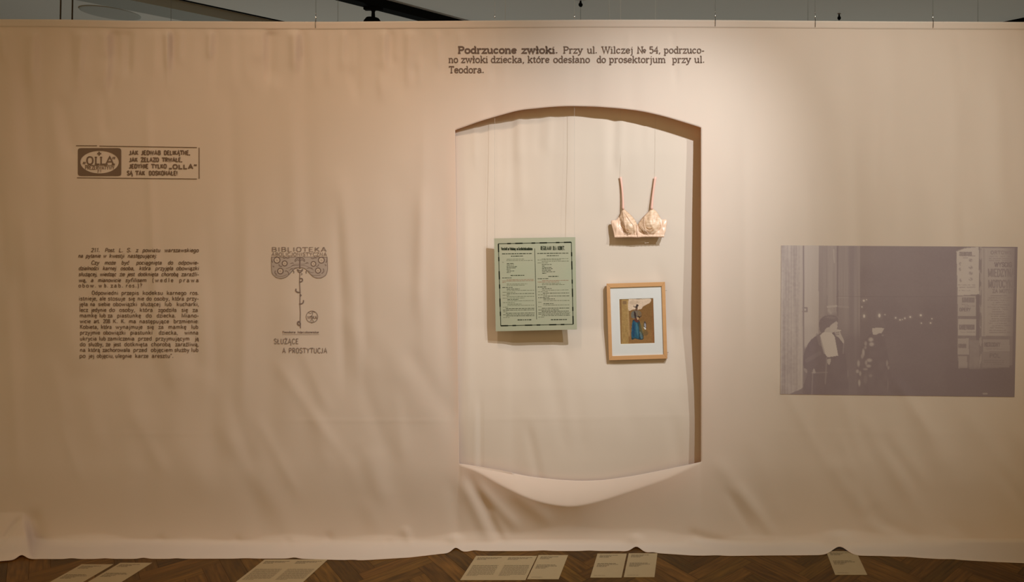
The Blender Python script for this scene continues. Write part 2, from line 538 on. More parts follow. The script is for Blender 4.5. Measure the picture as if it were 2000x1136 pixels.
# ------------------------------------------------------------------ a drawn alphabet: centre lines, '~' = curved; S/L/R/T = slab serifs
GL = {
 'a': (5.6, '~0.8,4.9 2.2,6 3.7,5.6 4.2,4.2;4.2,4.2 4.2,0.9 5.2,0.2;~4.2,3.6 2.2,3.3 0.8,2.3 0.7,1 1.8,0.1 3.2,0.5 4.2,1.5', ''),
 'b': (5.6, '1,9.2 1,0.2;~1,4.6 2.3,5.9 4,5.5 4.8,3 4,0.5 2.4,0.1 1,1.2', 'L1,9.2'),
 'c': (5.0, '~4.2,4.6 3.4,5.8 2,5.9 0.8,4.6 0.6,2.6 1.2,0.7 2.6,0.1 4.3,1.2', ''),
 'd': (5.8, '4.6,9.2 4.6,0;~4.6,4.6 3.3,5.9 1.6,5.5 0.7,3 1.6,0.5 3.2,0.1 4.6,1.2', 'L4.6,9.2 R4.6,0'),
 'e': (5.0, '0.7,3.2 4.4,3.2;~4.4,3.2 4,5.2 2.5,6 1,5 0.6,3 1.2,0.8 2.7,0.1 4.4,1.2', ''),
 'f': (3.8, '1.6,0 1.6,7.6;~1.6,7.6 2,8.9 3,9.3 3.9,8.6;0.4,5.9 3.2,5.9', 'S1.6,0'),
 'g': (5.6, '~4.6,4.6 3.3,5.9 1.6,5.5 0.7,3 1.6,0.6 3.2,0.2 4.6,1.3;4.6,6 4.6,-1;~4.6,-1 4,-2.5 2.4,-3 0.9,-2.2', ''),
 'h': (6.0, '1.2,9.2 1.2,0;~1.2,4.4 2.4,5.8 3.8,5.8 4.7,4.6;4.7,4.6 4.7,0', 'L1.2,9.2 S1.2,0 S4.7,0'),
 'i': (2.8, '1.4,6 1.4,0;1.4,8.1 1.4,8.9', 'L1.4,6 S1.4,0'),
 'j': (2.8, '1.7,6 1.7,-1.4;~1.7,-1.4 1.2,-2.7 0.1,-2.8;1.7,8.1 1.7,8.9', 'L1.7,6'),
 'k': (5.8, '1.2,9.2 1.2,0;4.7,6 1.3,2.6;2.5,3.7 5,0', 'L1.2,9.2 S1.2,0 S5,0 S4.5,6'),
 'l': (2.8, '1.4,9.2 1.4,0', 'L1.4,9.2 S1.4,0'),
 'm': (8.8, '1.2,6 1.2,0;~1.2,4.4 2.3,5.8 3.5,5.8 4.4,4.6;4.4,4.6 4.4,0;~4.4,4.4 5.5,5.8 6.7,5.8 7.6,4.6;7.6,4.6 7.6,0', 'L1.2,6 S1.2,0 S4.4,0 S7.6,0'),
 'n': (6.0, '1.2,6 1.2,0;~1.2,4.4 2.4,5.8 3.8,5.8 4.7,4.6;4.7,4.6 4.7,0', 'L1.2,6 S1.2,0 S4.7,0'),
 'o': (5.4, '~2.7,6 1.1,5.2 0.6,3 1.1,0.8 2.7,0 4.3,0.8 4.8,3 4.3,5.2 2.7,6', ''),
 'p': (5.8, '1.2,6 1.2,-3;~1.2,4.6 2.5,5.9 4.2,5.5 5,3 4.2,0.5 2.6,0.1 1.2,1.2', 'L1.2,6 S1.2,-3'),
 'r': (4.4, '1.2,6 1.2,0;~1.2,4 2,5.6 3.2,6 4.2,5.2', 'L1.2,6 S1.2,0'),
 's': (4.6, '~4,4.8 3,5.9 1.5,5.7 0.8,4.6 1.6,3.4 3.2,2.7 4.1,1.5 3.2,0.2 1.6,0.1 0.5,1.3', ''),
 't': (3.6, '1.6,8 1.6,1;~1.6,1 2.2,0.1 3.5,0.7;0.3,5.9 3.2,5.9', ''),
 'u': (6.0, '1.2,6 1.2,1.6;~1.2,1.6 2,0.2 3.4,0.2 4.7,1.5;4.7,6 4.7,0', 'L1.2,6 L4.7,6 R4.7,0'),
 'w': (7.8, '0.7,6 2.3,0 3.9,5.4 5.5,0 7.1,6', 'S0.8,6 S7,6 S3.9,5.6'),
 'y': (5.4, '0.7,6 2.8,0.3;4.8,6 2.2,-2 1,-2.9 0.2,-2.4', 'S0.8,6 S4.7,6'),
 'z': (4.8, '0.8,4.8 0.8,5.9 4.2,5.9 0.7,0.1 4.3,0.1 4.3,1.4', ''),
 'A': (7.2, '0.8,0 3.6,9.2 6.4,0;1.8,3 5.4,3', 'S0.8,0 S6.4,0'),
 'B': (6.4, '1.2,9 1.2,0;~1.2,9 4,9 5.2,7.6 4.8,5.5 3,4.8 1.2,4.8;~3,4.8 5,4.4 5.7,2.6 4.9,0.5 3,0 1.2,0', 'L1.2,9 L1.2,0'),
 'C': (6.4, '~5.6,7.2 4.6,8.8 3,9 1.2,7.4 0.8,4.5 1.3,1.5 3,0 4.8,0.3 5.8,2', ''),
 'D': (6.8, '1.2,9 1.2,0;~1.2,9 3.8,8.9 5.6,7.2 6,4.5 5.6,1.8 3.8,0.1 1.2,0', 'L1.2,9 L1.2,0'),
 'E': (6.0, '1.2,9 1.2,0;1.2,9 5.2,9;1.2,4.6 4.4,4.6;1.2,0 5.4,0', 'L1.2,9 L1.2,0'),
 'G': (6.8, '~5.8,7.2 4.7,8.8 3,9 1.2,7.4 0.8,4.5 1.3,1.5 3,0 4.8,0.3 5.8,1.6;5.8,1 5.8,4 3.8,4', ''),
 'I': (3.0, '1.5,9 1.5,0', 'S1.5,9 S1.5,0'),
 'J': (4.4, '3,9 3,2;~3,2 2.6,0.4 1.4,0 0.4,1.2', 'S3,9'),
 'K': (6.6, '1.2,9 1.2,0;5.4,9 1.3,3.8;2.7,5.3 5.8,0', 'S1.2,9 S1.2,0 S5.8,0 S5.3,9'),
 'L': (5.6, '1.2,9 1.2,0 5.2,0', 'S1.2,9 L1.2,0'),
 'M': (8.2, '1.1,0 1.1,9 4.1,1 7.1,9 7.1,0', 'S1.1,0 S7.1,0 L1.1,9 R7.1,9'),
 'N': (7.0, '1.2,0 1.2,9 5.8,0 5.8,9', 'S1.2,0 S5.8,9 L1.2,9'),
 'O': (6.8, '~3.4,9.1 1.5,8 0.8,4.5 1.5,1 3.4,-0.1 5.3,1 6,4.5 5.3,8 3.4,9.1', ''),
 'P': (6.2, '1.2,9 1.2,0;~1.2,9 4,8.9 5.3,7.8 5.4,6 4.2,4.5 1.2,4.3', 'L1.2,9 S1.2,0'),
 'R': (6.6, '1.2,9 1.2,0;~1.2,9 4,8.9 5.2,7.8 5.2,6 4.1,4.7 1.2,4.5;3.2,4.5 5.8,0', 'L1.2,9 S1.2,0 R5.8,0'),
 'S': (5.8, '~5,7.2 4.2,8.8 2.6,9.1 1.1,8.1 1.1,6.2 2.6,4.9 4.4,3.9 5.1,2.2 4.3,0.4 2.6,-0.1 0.7,1.8', ''),
 'T': (6.2, '3.1,9 3.1,0;0.6,7.4 0.6,9 5.6,9 5.6,7.4', 'S3.1,0'),
 'U': (6.8, '1.1,9 1.1,2.4;~1.1,2.4 1.8,0.4 3.4,0 5,0.4 5.7,2.4;5.7,2.4 5.7,9', 'S1.1,9 S5.7,9'),
 'V': (6.8, '0.7,9 3.4,0 6.1,9', 'S0.8,9 S6,9'),
 'W': (9.4, '0.7,9 2.7,0 4.7,8.4 6.7,0 8.7,9', 'S0.8,9 S8.6,9 S4.7,8.8'),
 'Y': (6.6, '0.7,9 3.3,4.4 5.9,9;3.3,4.4 3.3,0', 'S0.8,9 S5.8,9 S3.3,0'),
 'Z': (6.0, '0.9,7.5 0.9,9 5.2,9 0.7,0 5.4,0 5.4,1.6', ''),
 '0': (5.4, '~2.7,9 1.2,8 0.7,4.5 1.2,1 2.7,0 4.2,1 4.7,4.5 4.2,8 2.7,9', ''),
 '1': (3.8, '0.8,7.4 2,9 2,0', 'S2,0'),
 '2': (5.4, '~0.9,7 1.6,8.7 3,9 4.4,8 4.4,6.2 2.8,3.4 0.8,0.2;0.8,0.2 4.8,0.2', ''),
 '4': (5.6, '3.8,0 3.8,9 0.5,3 5.2,3', 'S3.8,0'),
 '5': (5.4, '4.4,9 1.2,9 1,5.2;~1,5.2 2.6,5.9 4.3,5 4.7,3 3.9,0.7 2.2,0 0.7,1.2', ''),
 '8': (5.4, '~2.7,9 1.2,8.2 1.2,6 2.7,4.8 4.2,6 4.2,8.2 2.7,9;~2.7,4.8 1,3.6 0.8,1.4 2.7,0 4.6,1.4 4.4,3.6 2.7,4.8', ''),
 '.': (2.2, '1.1,-0.2 1.1,1.3', ''), ',': (2.0, '1.2,0.9 1.2,0 0.6,-1.7', ''), ':': (2.0, '1,0 1,0.9;1,4.6 1,5.5', ''),
 '-': (3.6, '0.5,2.9 3.1,2.9', ''), '(': (2.8, '~2.2,9.6 1,6.5 0.8,3.5 1,0.5 2.2,-2.4', ''), ')': (2.8, '~0.6,9.6 1.8,6.5 2,3.5 1.8,0.5 0.6,-2.4', ''),
 '?': (4.8, '~0.8,7.2 1.6,8.8 3,9 4.2,7.8 3.8,6 2.4,4.6 2.3,2.6;2.3,0 2.3,0.9', ''), '!': (2.0, '1,9 1,2.6;1,0 1,0.9', ''),
 '"': (3.2, '0.9,9.2 0.7,7;2.2,9.2 2,7', ''), '\u201e': (4.0, '1.3,2.0 0.5,-1.6;3.2,2.0 2.4,-1.6', ''), '\u201c': (4.0, '0.6,6.2 1.4,9.8;2.5,6.2 3.3,9.8', ''),
 '\u2116': (10.0, '1,0 1,9 5.6,0 5.6,9;~8,5.2 6.9,4.6 6.9,3 8,2.4 9.1,3 9.1,4.6 8,5.2;6.9,1 9.1,1', 'S1,0 S5.6,9'),
}
DIA = {'\u0105': ('a', '~4.6,0.2 4,-1.2 4.4,-2.2 5.4,-2'), '\u0119': ('e', '~3.2,0.2 2.6,-1.2 3,-2.2 4,-2'), '\u0142': ('l', '0.2,4 2.7,5.8'),
       '\u00f3': ('o', '2.4,7.2 3.8,9'), '\u015b': ('s', '2.2,7.2 3.6,9'), '\u0107': ('c', '2.4,7.2 3.8,9'), '\u0144': ('n', '2.6,7.2 4,9'),
       '\u017a': ('z', '2.2,7.2 3.6,9'), '\u017c': ('z', '2.4,7.6 2.4,8.5'), '\u0104': ('A', '~6.2,0 5.6,-1.2 6,-2.2 7,-2'),
       '\u0141': ('L', '0,3.6 3,5.8'), '\u017b': ('Z', '3,10.4 3,11.3'), '\u00fc': ('u', '1.8,8 1.8,8.6;4,8 4,8.6'), '\u0143': ('N', '3.2,10.2 4.6,11.8'),
       '\u00d3': ('O', '3,10.2 4.4,11.8'), '\u0118': ('E', '~4.6,0 4,-1.2 4.4,-2.2 5.4,-2')}


def catmull(pts, n=5):
    if len(pts) < 3:
        return pts
    q = [pts[0]] + list(pts) + [pts[-1]]
    if pts[0] == pts[-1]:
        q[0], q[-1] = pts[-2], pts[1]
    out = []
    for i in range(1, len(q) - 2):
        p0, p1, p2, p3 = q[i - 1], q[i], q[i + 1], q[i + 2]
        for k in range(n):
            t = k / n
            out.append(tuple(0.5 * (2 * b + (c - a) * t + (2 * a - 5 * b + 4 * c - d) * t * t + (3 * b - a - 3 * c + d) * t ** 3)
                             for a, b, c, d in zip(p0, p1, p2, p3)))
    out.append(tuple(pts[-1]))
    return out


def parse(spec, n=4):
    out = []
    for st in spec.split(';'):
        cur = st.startswith('~')
        pts = [tuple(float(x) for x in p.split(',')) for p in st.lstrip('~').split()]
        out.append(catmull(pts, n) if cur else pts)
    return out


def glyph(ch, serif):
    extra = ''
    if ch in DIA:
        ch, extra = DIA[ch]
    if ch not in GL:
        return 3.0, []
    w, spec, ser = GL[ch]
    st = parse(spec)
    if extra:
        st += parse(extra)
    if serif and ser:
        for s in ser.split():
            x, y = (float(t) for t in s[1:].split(','))
            h = 1.15
            st.append([(x - (h if s[0] in 'SL' else 0.1), y), (x + (h if s[0] in 'SR' else 0.1), y)])
    return w, st


def word_strokes(word, u0, u1, base, xh, serif=True, slant=0.0, gap=0.35, tilt=0.0):
    """strokes of a word fitted between u0 and u1 on a base line; xh = size of one glyph unit in px (cap height is 9 units)"""
    gl = [glyph(c, serif) for c in word]
    tot = sum(g[0] for g in gl) + gap * (len(gl) - 1)
    k = (u1 - u0) / tot
    out, x = [], 0.0
    for w, st in gl:
        for s in st:
            out.append([(u0 + (x + px) * k + slant * py * xh, base - py * xh + tilt * ((x + px) * k)) for px, py in s])
        x += w + gap
    return out


class Ink:
    """flat printed marks lying on a surface y = fn(u, v)"""
    def __init__(self, fn, off=-0.0022):
        self.fn, self.off, self.uv, self.f = fn, off, [], []

    def stroke(self, pts, w, closed=False):
        p = [np.array(q, float) for q in pts]
        if len(p) < 2:
            return
        n0 = len(self.uv)
        ws = w if isinstance(w, (list, tuple)) else [w] * len(p)
        for i in range(len(p)):
            a = p[i] - p[i - 1] if i > 0 else None
            b = p[i + 1] - p[i] if i < len(p) - 1 else None
            na = None if a is None else np.array([-a[1], a[0]]) / (np.hypot(*a) + 1e-9)
            nb = None if b is None else np.array([-b[1], b[0]]) / (np.hypot(*b) + 1e-9)
            if na is None:
                nn = nb
            elif nb is None:
                nn = na
            else:
                nn = na + nb
                l = np.hypot(*nn)
                nn = nb if l < 1e-6 else nn / l
                nn = nn / max(0.5, float(nn @ nb))
            h = ws[i] / 2
            self.uv += [tuple(p[i] + nn * h), tuple(p[i] - nn * h)]
        for i in range(len(p) - 1):
            k = n0 + 2 * i
            self.f.append((k, k + 1, k + 3, k + 2))

    def line(self, a, b, w, n=1):
        n = max(1, n)
        self.stroke([(a[0] + (b[0] - a[0]) * i / n, a[1] + (b[1] - a[1]) * i / n) for i in range(n + 1)], w)

    def words(self, items, base, xh, wt, **kw):
        for (t, a, b) in items:
            for s in word_strokes(t, a, b, base, xh, **kw):
                self.stroke(s, wt)

    def fan(self, pts, c=None, rings=1):
        """filled outline (star-shaped about c), in rings so it follows the cloth"""
        p = np.array(pts, float)
        c = p.mean(0) if c is None else np.array(c, float)
        n0 = len(self.uv)
        m_ = len(p)
        for r in range(rings):
            k = 1 - r / rings
            self.uv += [tuple(c + (q - c) * k) for q in p]
        self.uv.append(tuple(c))
        for r in range(rings - 1):
            for i in range(m_):
                a, b = n0 + r * m_ + i, n0 + r * m_ + (i + 1) % m_
                self.f.append((a, b, b + m_, a + m_))
        e = n0 + rings * m_
        for i in range(m_):
            self.f.append((n0 + (rings - 1) * m_ + i, n0 + (rings - 1) * m_ + (i + 1) % m_, e))

    def ring(self, outer, inner, rings=4):
        o, i_ = np.array(outer, float), np.array(inner, float)
        n0, m_ = len(self.uv), len(o)
        for r in range(rings + 1):
            self.uv += [tuple(q) for q in o + (i_ - o) * r / rings]
        for r in range(rings):
            for i in range(m_):
                a, b = n0 + r * m_ + i, n0 + r * m_ + (i + 1) % m_
                self.f.append((a, b, b + m_, a + m_))

    def build(self, name, mat, parent):
        uv = np.array(self.uv)
        y = self.fn(uv[:, 0], uv[:, 1]) + self.off
        return mesh(name, P_arr(uv[:, 0], uv[:, 1], y).tolist(), self.f, mat, parent, True)


def conv(lst, x0, k):
    return [(t, x0 + a / k, x0 + b / k) for t, a, b in lst]


# --- heading above the opening
k = 3.704
ink = Ink(YF)
ink.words(conv([('Podrzucone', 128, 552), ('zw\u0142oki.', 588, 850)], 860, k), 103.6, 1.36, 3.1)
ink.words(conv([('Przy', 890, 1030), ('ul.', 1062, 1135), ('Wilczej', 1168, 1395), ('\u2116', 1425, 1490), ('54,', 1512, 1592),
                ('podrzuco-', 1618, 1912)], 860, k), 103.6, 1.36, 2.0)
ink.words(conv([('no', 60, 128), ('zw\u0142oki', 150, 345), ('dziecka,', 365, 607), ('kt\u00f3re', 632, 790), ('odes\u0142ano', 818, 1083),
                ('do', 1132, 1198), ('prosektorjum', 1222, 1630), ('przy', 1678, 1812), ('ul.', 1838, 1912)], 860, k), 122.0, 1.36, 2.0)
ink.words(conv([('Teodora.', 62, 316)], 860, k), 142.0, 1.36, 2.1)
o = ink.build('printed_heading', INK_HEAD, curtain)
tag(o, 'three printed serif text lines above the arched opening')

# --- advertisement, upper left
k = 7.692
cu = lambda x: 140 + x / k
cv = lambda y: 270 + y / k
ink = Ink(YF)
for a, b in (((65, 110), (380, 112)), ((415, 116), (1880, 138)), ((1913, 140), (1913, 605)), ((80, 592), (1880, 610))):
    ink.line((cu(a[0]), cv(a[1])), (cu(b[0]), cv(b[1])), 1.5, 60)


def ray_round_rect(th, x0, x1, y0, y1, r, cx, cy):
    dx, dy = math.cos(th), math.sin(th)
    lo, hi = 0.0, 2000.0
    for _ in range(40):
        mid = (lo + hi) / 2
        px, py = cx + dx * mid, cy + dy * mid
        qx = max(x0 + r - px, 0, px - x1 + r)
        qy = max(y0 + r - py, 0, py - y1 + r)
        if math.hypot(qx, qy) <= r and x0 <= px <= x1 and y0 <= py <= y1:
            lo = mid
        else:
            hi = mid
    return cx + dx * lo, cy + dy * lo


out_, in_ = [], []
for i in range(96):
    th = 2 * math.pi * i / 96
    px, py = ray_round_rect(th, 92, 742, 146, 566, 36, 418, 356)
    out_.append((cu(px), cv(py)))
    r = 1 / math.hypot(math.cos(th) / 290, math.sin(th) / 170)
    in_.append((cu(418 + r * math.cos(th)), cv(356 + r * math.sin(th))))
ink.ring(out_, in_, 6)
ink.line((cu(382), cv(230)), (cu(442), cv(230)), 2.6)
ink.line((cu(411), cv(200)), (cu(411), cv(258)), 2.6)
ink.words(conv([('O', 215, 330)], 140, k), cv(388), 1.58, 2.7, serif=False)
ink.words(conv([('LL', 345, 500)], 140, k), cv(388), 1.5, 2.5)
ink.words(conv([('A', 500, 640)], 140, k), cv(388), 1.58, 2.6)
ink.words(conv([('\u201e', 165, 212)], 140, k), cv(372), 1.3, 1.7)
ink.words(conv([('\u201c', 608, 656)], 140, k), cv(374), 1.3, 1.7)
ink.line((cu(196), cv(404)), (cu(644), cv(404)), 0.8, 10)
ink.words(conv([('PREZERWATYWY', 200, 640)], 140, k), cv(468), 0.80, 0.95, serif=False)
ink.words(conv([('2', 384, 406), ('1', 425, 445)], 140, k), cv(510), 0.5, 0.8, serif=False)
kw = dict(serif=False, gap=0.6)
ink.words(conv([('JAK', 862, 1000), ('JEDWAB', 1045, 1335), ('DELIK\u0104TNE,', 1385, 1775)], 140, k), cv(246), 0.86, 2.1, **kw)
ink.words(conv([('JAK', 865, 990), ('\u017bELAZO', 1040, 1308), ('TRWA\u0141E,', 1358, 1655)], 140, k), cv(350), 0.82, 2.1, **kw)
ink.words(conv([('JEDYNIE', 862, 1150), ('TYLKO', 1198, 1425)], 140, k), cv(448), 0.84, 2.1, **kw)
ink.words(conv([('\u201eOLLA\u201c', 1460, 1880)], 140, k), cv(456), 0.86, 2.6, **kw)
ink.words(conv([('S\u0104', 830, 915), ('TAK', 960, 1100), ('DOSKONA\u0141E!', 1158, 1585)], 140, k), cv(552), 0.86, 2.1, **kw)
o = ink.build('printed_advertisement', INK, curtain)
tag(o, 'printed boxed advertisement with a dark oval emblem and capital letters')

# --- paragraph
k = 4.735
PAR = [
 (103, 'i', '211.:175-258 Post.:305-400 L.:432-475 S.:505-550 z:592-612 powiatu:652-818 warszawskiego:855-1172'),
 (155, 'i', 'na:58-103 pytanie:128-265 w:290-318 kwestji:345-485 nast\u0119puj\u0105cej\u003a:515-785'),
 (218, 'i', 'Czy:178-252 mo\u017ce:302-405 by\u0107:458-530 poci\u0105gni\u0119ta:595-832 do:888-935 odpowie-:985-1172'),
 (270, 'i', 'dzialno\u015bci:62-248 karnej:285-408 osoba,:450-578 kt\u00f3ra:622-728 przyj\u0119\u0142a:770-938 obowi\u0105zki:965-1175'),
 (325, 'i', 's\u0142u\u017c\u0105cej,:62-235 wiedz\u0105c:258-410 \u017ce:440-490 jest:512-580 dotkni\u0119ta:610-800 chorob\u0105:828-985 zara\u017ali-:1012-1175'),
 (380, 'i', 'w\u0105,:62-135 a:175-200 mianowicie:240-452 syfilisem:495-690'),
 (380, 's', '(wedle:745-940 prawa:992-1175'),
 (430, 's', 'obow.:62-225 w:248-278 b.:300-335 zab.:360-475 ros.)?:500-650'),
 (498, 'r', 'Odpowiedni:185-430 przepis:458-620 kodeksu:655-845 karnego:878-1060 ros.:1092-1175'),
 (550, 'r', 'istnieje,:65-235 ale:258-315 stosuje:335-495 si\u0119:525-585 nie:608-670 do:690-738 osoby,:762-905 kt\u00f3ra:928-1040 przy-:1062-1175'),
 (602, 'r', 'j\u0119\u0142a:70-150 na:170-215 siebie:245-355 obowi\u0105zki:382-605 s\u0142u\u017c\u0105cej:638-820 lub:860-925 kucharki,:970-1175'),
 (655, 'r', 'lecz:70-150 jedynie:180-320 do:345-400 osoby,:440-585 kt\u00f3ra:628-750 zgodzi\u0142a:800-970 si\u0119:1015-1075 za:1118-1168'),
 (707, 'r', 'mamk\u0119:72-232 lub:255-315 za:333-378 piastunk\u0119:418-640 do:685-740 dziecka.:785-962 Miano-:1015-1175'),
 (760, 'r', 'wicie:75-175 art.:205-258 208:290-355 K.:380-425 K.:455-495 ma:528-595 nast\u0119puj\u0105ce:625-900 brzmienie\u003a:942-1175'),
 (812, 'r', 'Kobieta,:75-245 kt\u00f3ra:270-370 wynajmuje:405-655 si\u0119:698-760 za:802-850 mamk\u0119:892-1060 lub:1105-1170'),
 (865, 'r', 'przyjmie:75-262 obowi\u0105zki:292-498 piastunki:540-748 dziecka,:805-980 winna:1042-1172'),
 (920, 'r', 'ukrycia:75-232 lub:252-315 zamilczenia:332-580 przed:612-742 przyjmuj\u0105cym:775-1090 j\u0105:1140-1175'),
 (973, 'r', 'do:75-128 s\u0142u\u017cby,:155-292 \u017ce:315-358 jest:385-455 dotkni\u0119ta:485-702 chorob\u0105:735-915 zara\u017aliw\u0105,:958-1175'),
 (1025, 'r', 'na:75-128 kt\u00f3r\u0105:152-262 zachorowa\u0142a:285-540 przed:568-698 obj\u0119ciem:732-935 s\u0142u\u017cby:950-1088 lub:1105-1172'),
 (1080, 'r', 'po:70-128 jej:155-208 obj\u0119ciu,:232-388 ulegnie:402-555 karze:585-710 aresztu".:740-940'),
]
ink = Ink(YF)
for base, st, words in PAR:
    items = []
    for w_ in words.split():
        t, r_ = w_.rsplit(':', 1)
        a, b = r_.split('-')
        items.append((t, 140 + float(a) / k, 140 + float(b) / k))
    base = 470 + base / k
    if st == 'i':
        ink.words(items, base, 0.80, 1.25, serif=False, slant=0.22, gap=0.3)
    elif st == 's':
        ink.words(items, base, 0.80, 1.15, serif=False, gap=2.6)
    else:
        ink.words(items, base, 0.82, 1.15, serif=False, gap=0.5)
o = ink.build('printed_paragraph', INK, curtain)
tag(o, 'long printed paragraph of small text, its upper lines in italics')

# --- book cover print: title, tree ornament, monogram
q = 10.327
eu = lambda x: 510 + x / q
ev = lambda y: 470 + y / q
fill = Ink(YF, -0.0018)
tree = [(210, 325), (360, 325), (520, 325), (680, 325), (780, 325), (900, 325), (1050, 325), (1200, 325), (1330, 325), (1336, 460), (1335, 600), (1300, 690), (1220, 742),
        (1130, 750), (1050, 720), (980, 655), (920, 590), (860, 550), (780, 540), (700, 550), (640, 590), (570, 670), (500, 730),
        (400, 760), (300, 735), (225, 660), (210, 560), (208, 440)]
left = [p for p in tree if p[0] <= 780]
right = [p for p in tree if p[0] >= 780]
fill.fan([(eu(x), ev(y)) for x, y in left], (eu(400), ev(500)), 4)
fill.fan([(eu(x), ev(y)) for x, y in right], (eu(1150), ev(500)), 4)
emblem = fill.build('printed_book_cover', INK_PALE, curtain)
tag(emblem, 'printed book cover design with a tree ornament, title letters and monogram')
ink = Ink(YF, -0.0024)
EP = lambda pts: [(eu(x), ev(y)) for x, y in pts]
ink.stroke(EP(catmull(tree[8:], 3) + [tree[0]]), 0.8)
ink.line((eu(205), ev(326)), (eu(1335), ev(326)), 0.9, 20)
light = Ink(YF, -0.0021)
roses = [(320, 390, 60), (475, 455, 50), (388, 610, 56), (1215, 390, 60), (1055, 465, 48), (1148, 600, 52)]
for (x, y, r) in roses:
    light.fan(EP([(x + (r - 6) * math.cos(t * math.pi / 8), y + (r - 6) * math.sin(t * math.pi / 8)) for t in range(16)]))
    ink.stroke(EP([(x + r * math.cos(t * math.pi / 10), y + r * math.sin(t * math.pi / 10)) for t in range(21)]), 2.0)
    ink.stroke(EP([(x + r * .35 * math.cos(t * 0.8) * (1 - t / 12), y + r * .35 * math.sin(t * 0.8) * (1 - t / 12)) for t in range(9)]), 0.5)
C_ = lambda s: [p for p in parse(s, 5)]
for s, w in (('780,335 780,560', 2.6), ('~780,345 720,350 685,390 690,425', 1.5), ('~780,345 840,350 875,390 870,425', 1.5),
             ('~770,400 730,380 700,410', 1.2), ('~790,400 830,380 860,410', 1.2), ('~725,570 750,620 785,632 820,610 840,570', 1.7),
             ('~735,575 785,600 835,575', 1.2), ('~210,330 216,400 235,440', 1.4), ('~1330,330 1326,400 1305,440', 1.4),
             ('~440,340 470,355 500,340 530,355 570,340', 1.2), ('~1000,345 1040,360 1080,345 1120,350', 1.3),
             ('~360,470 370,505 420,515', 1.4), ('~1160,470 1150,505 1110,515', 1.2), ('~285,600 280,650 320,680', 1.4), ('~1255,560 1265,620 1220,660', 1.3),
             ('~230,510 255,515 250,535', 1.3), ('~1280,480 1310,490 1300,510', 1.1), ('~500,560 580,535 640,500 760,500', 0.6),
             ('~560,600 620,565 690,545 760,540', 0.6), ('~600,520 640,490 700,470 770,470', 0.6), ('~800,500 900,505 980,545 1060,590', 0.6),
             ('~800,470 880,465 950,440', 0.6), ('~590,460 640,445 650,465', 0.9), ('~900,450 940,440 950,465', 0.9), ('~640,600 660,620 655,655', 1.3),
             ('~920,600 905,620 912,655', 1.3), ('~480,610 520,610 555,650 545,680', 1.2), ('~1000,680 1080,700 1200,690', 0.6),
             ('~280,690 400,720 520,680', 0.6), ('~950,600 1000,640 1060,640', 0.7), ('~920,560 990,545 1040,560', 0.8), ('~590,570 620,560 640,575', 0.9)):
    for p in C_(s):
        ink.stroke(EP(p), w)
k = 4.94
gu = lambda x: 510 + x / k
gv = lambda y: 470 + y / k
GP = lambda pts: [(gu(x), gv(y)) for x, y in pts]
for s, w in (('~374,300 371,400 376,500 374,600 378,700 376,780 380,842', 1.4), ('~372,362 395,365 398,385 378,396 370,388', 2.0),
             ('~338,462 334,480 350,494 380,498', 2.2), ('374,516 388,530', 2.6), ('~409,572 406,594 392,606 366,608', 2.0),
             ('~356,780 352,800 366,814 378,806 372,784 356,780', 2.4), ('~386,312 396,318 386,330', 1.0)):
    for p in C_(s):
        ink.stroke(GP(p), w)
ink.stroke(GP([(490 + 56 * math.cos(t * math.pi / 14), 732 + 56 * math.sin(t * math.pi / 14)) for t in range(29)]), 0.9)
ink.words([('WSKA', gu(446), gu(540))], gv(752), 0.62, 0.9, serif=False, gap=0.1)
for s in ('~455,690 480,700 500,680 520,690', '~470,778 490,760 510,780', '490,775 490,795', '~500,690 490,720 470,735'):
    for p in C_(s):
        ink.stroke(GP(p), 0.8)
for dx in (0.0, 1.5):
    ink.words([('BIBLIOTEKA', eu(200) + dx, eu(1315) + dx)], ev(216), 0.92, 0.62, serif=False, gap=0.9)
for a, b in (((200, 128), (1320, 130)), ((200, 219), (1325, 219))):
    pass
ink.words([('ABOLICJONISTYCZNA', eu(205), eu(1328))], ev(304), 0.72, 0.85, serif=False, gap=0.5)
ink.words([('Teodora', gu(200), gu(332)), ('M\u0119czkowska', gu(350), gu(556))], gv(888), 0.34, 0.8, serif=True, slant=0.25, gap=0.4)
ink.line((gu(205), gv(903)), (gu(560), gv(903)), 0.5, 10)
ink.words([('S\u0141U\u017b\u0104CE', gu(122), gu(362))], gv(992), 1.06, 1.05, serif=False, gap=0.8)
ink.words([('A', gu(203), gu(237)), ('PROSTYTUCJA', gu(265), gu(638))], gv(1081), 1.04, 1.05, serif=False, gap=0.8)
ink.build('printed_ornament', INK_SOFT, emblem)
light.build('printed_roses', INK_LIGHT, emblem)

# ------------------------------------------------------------------ pictures painted point by point
def inpoly(X, Y, pts):
    r = np.zeros(X.shape, bool)
    n = len(pts)
    for i in range(n):
        x0, y0 = pts[i]
        x1, y1 = pts[(i + 1) % n]
        if y0 == y1:
            continue
        c = ((y0 > Y) != (y1 > Y)) & (X < (x1 - x0) * (Y - y0) / (y1 - y0) + x0)
        r ^= c
    return r


def poly(X, Y, s, cur=True):
    pts = [tuple(float(t) for t in p.split(',')) for p in s.split()]
    if cur:
        pts = catmull(pts + [pts[0]], 4)[:-1]
    return inpoly(X, Y, pts).astype(float)


def blob(X, Y, cx, cy, rx, ry, soft=0.35):
    d = np.hypot((X - cx) / rx, (Y - cy) / ry)
    return smooth((1 + soft - d) / (2 * soft))


def seg(X, Y, a, b, w):
    ax, ay = a
    bx, by = b
    l2 = (bx - ax) ** 2 + (by - ay) ** 2 + 1e-9
    t = np.clip(((X - ax) * (bx - ax) + (Y - ay) * (by - ay)) / l2, 0, 1)
    d = np.hypot(X - ax - t * (bx - ax), Y - ay - t * (by - ay))
    return smooth((w - d) / (0.6 * w) + 0.5)


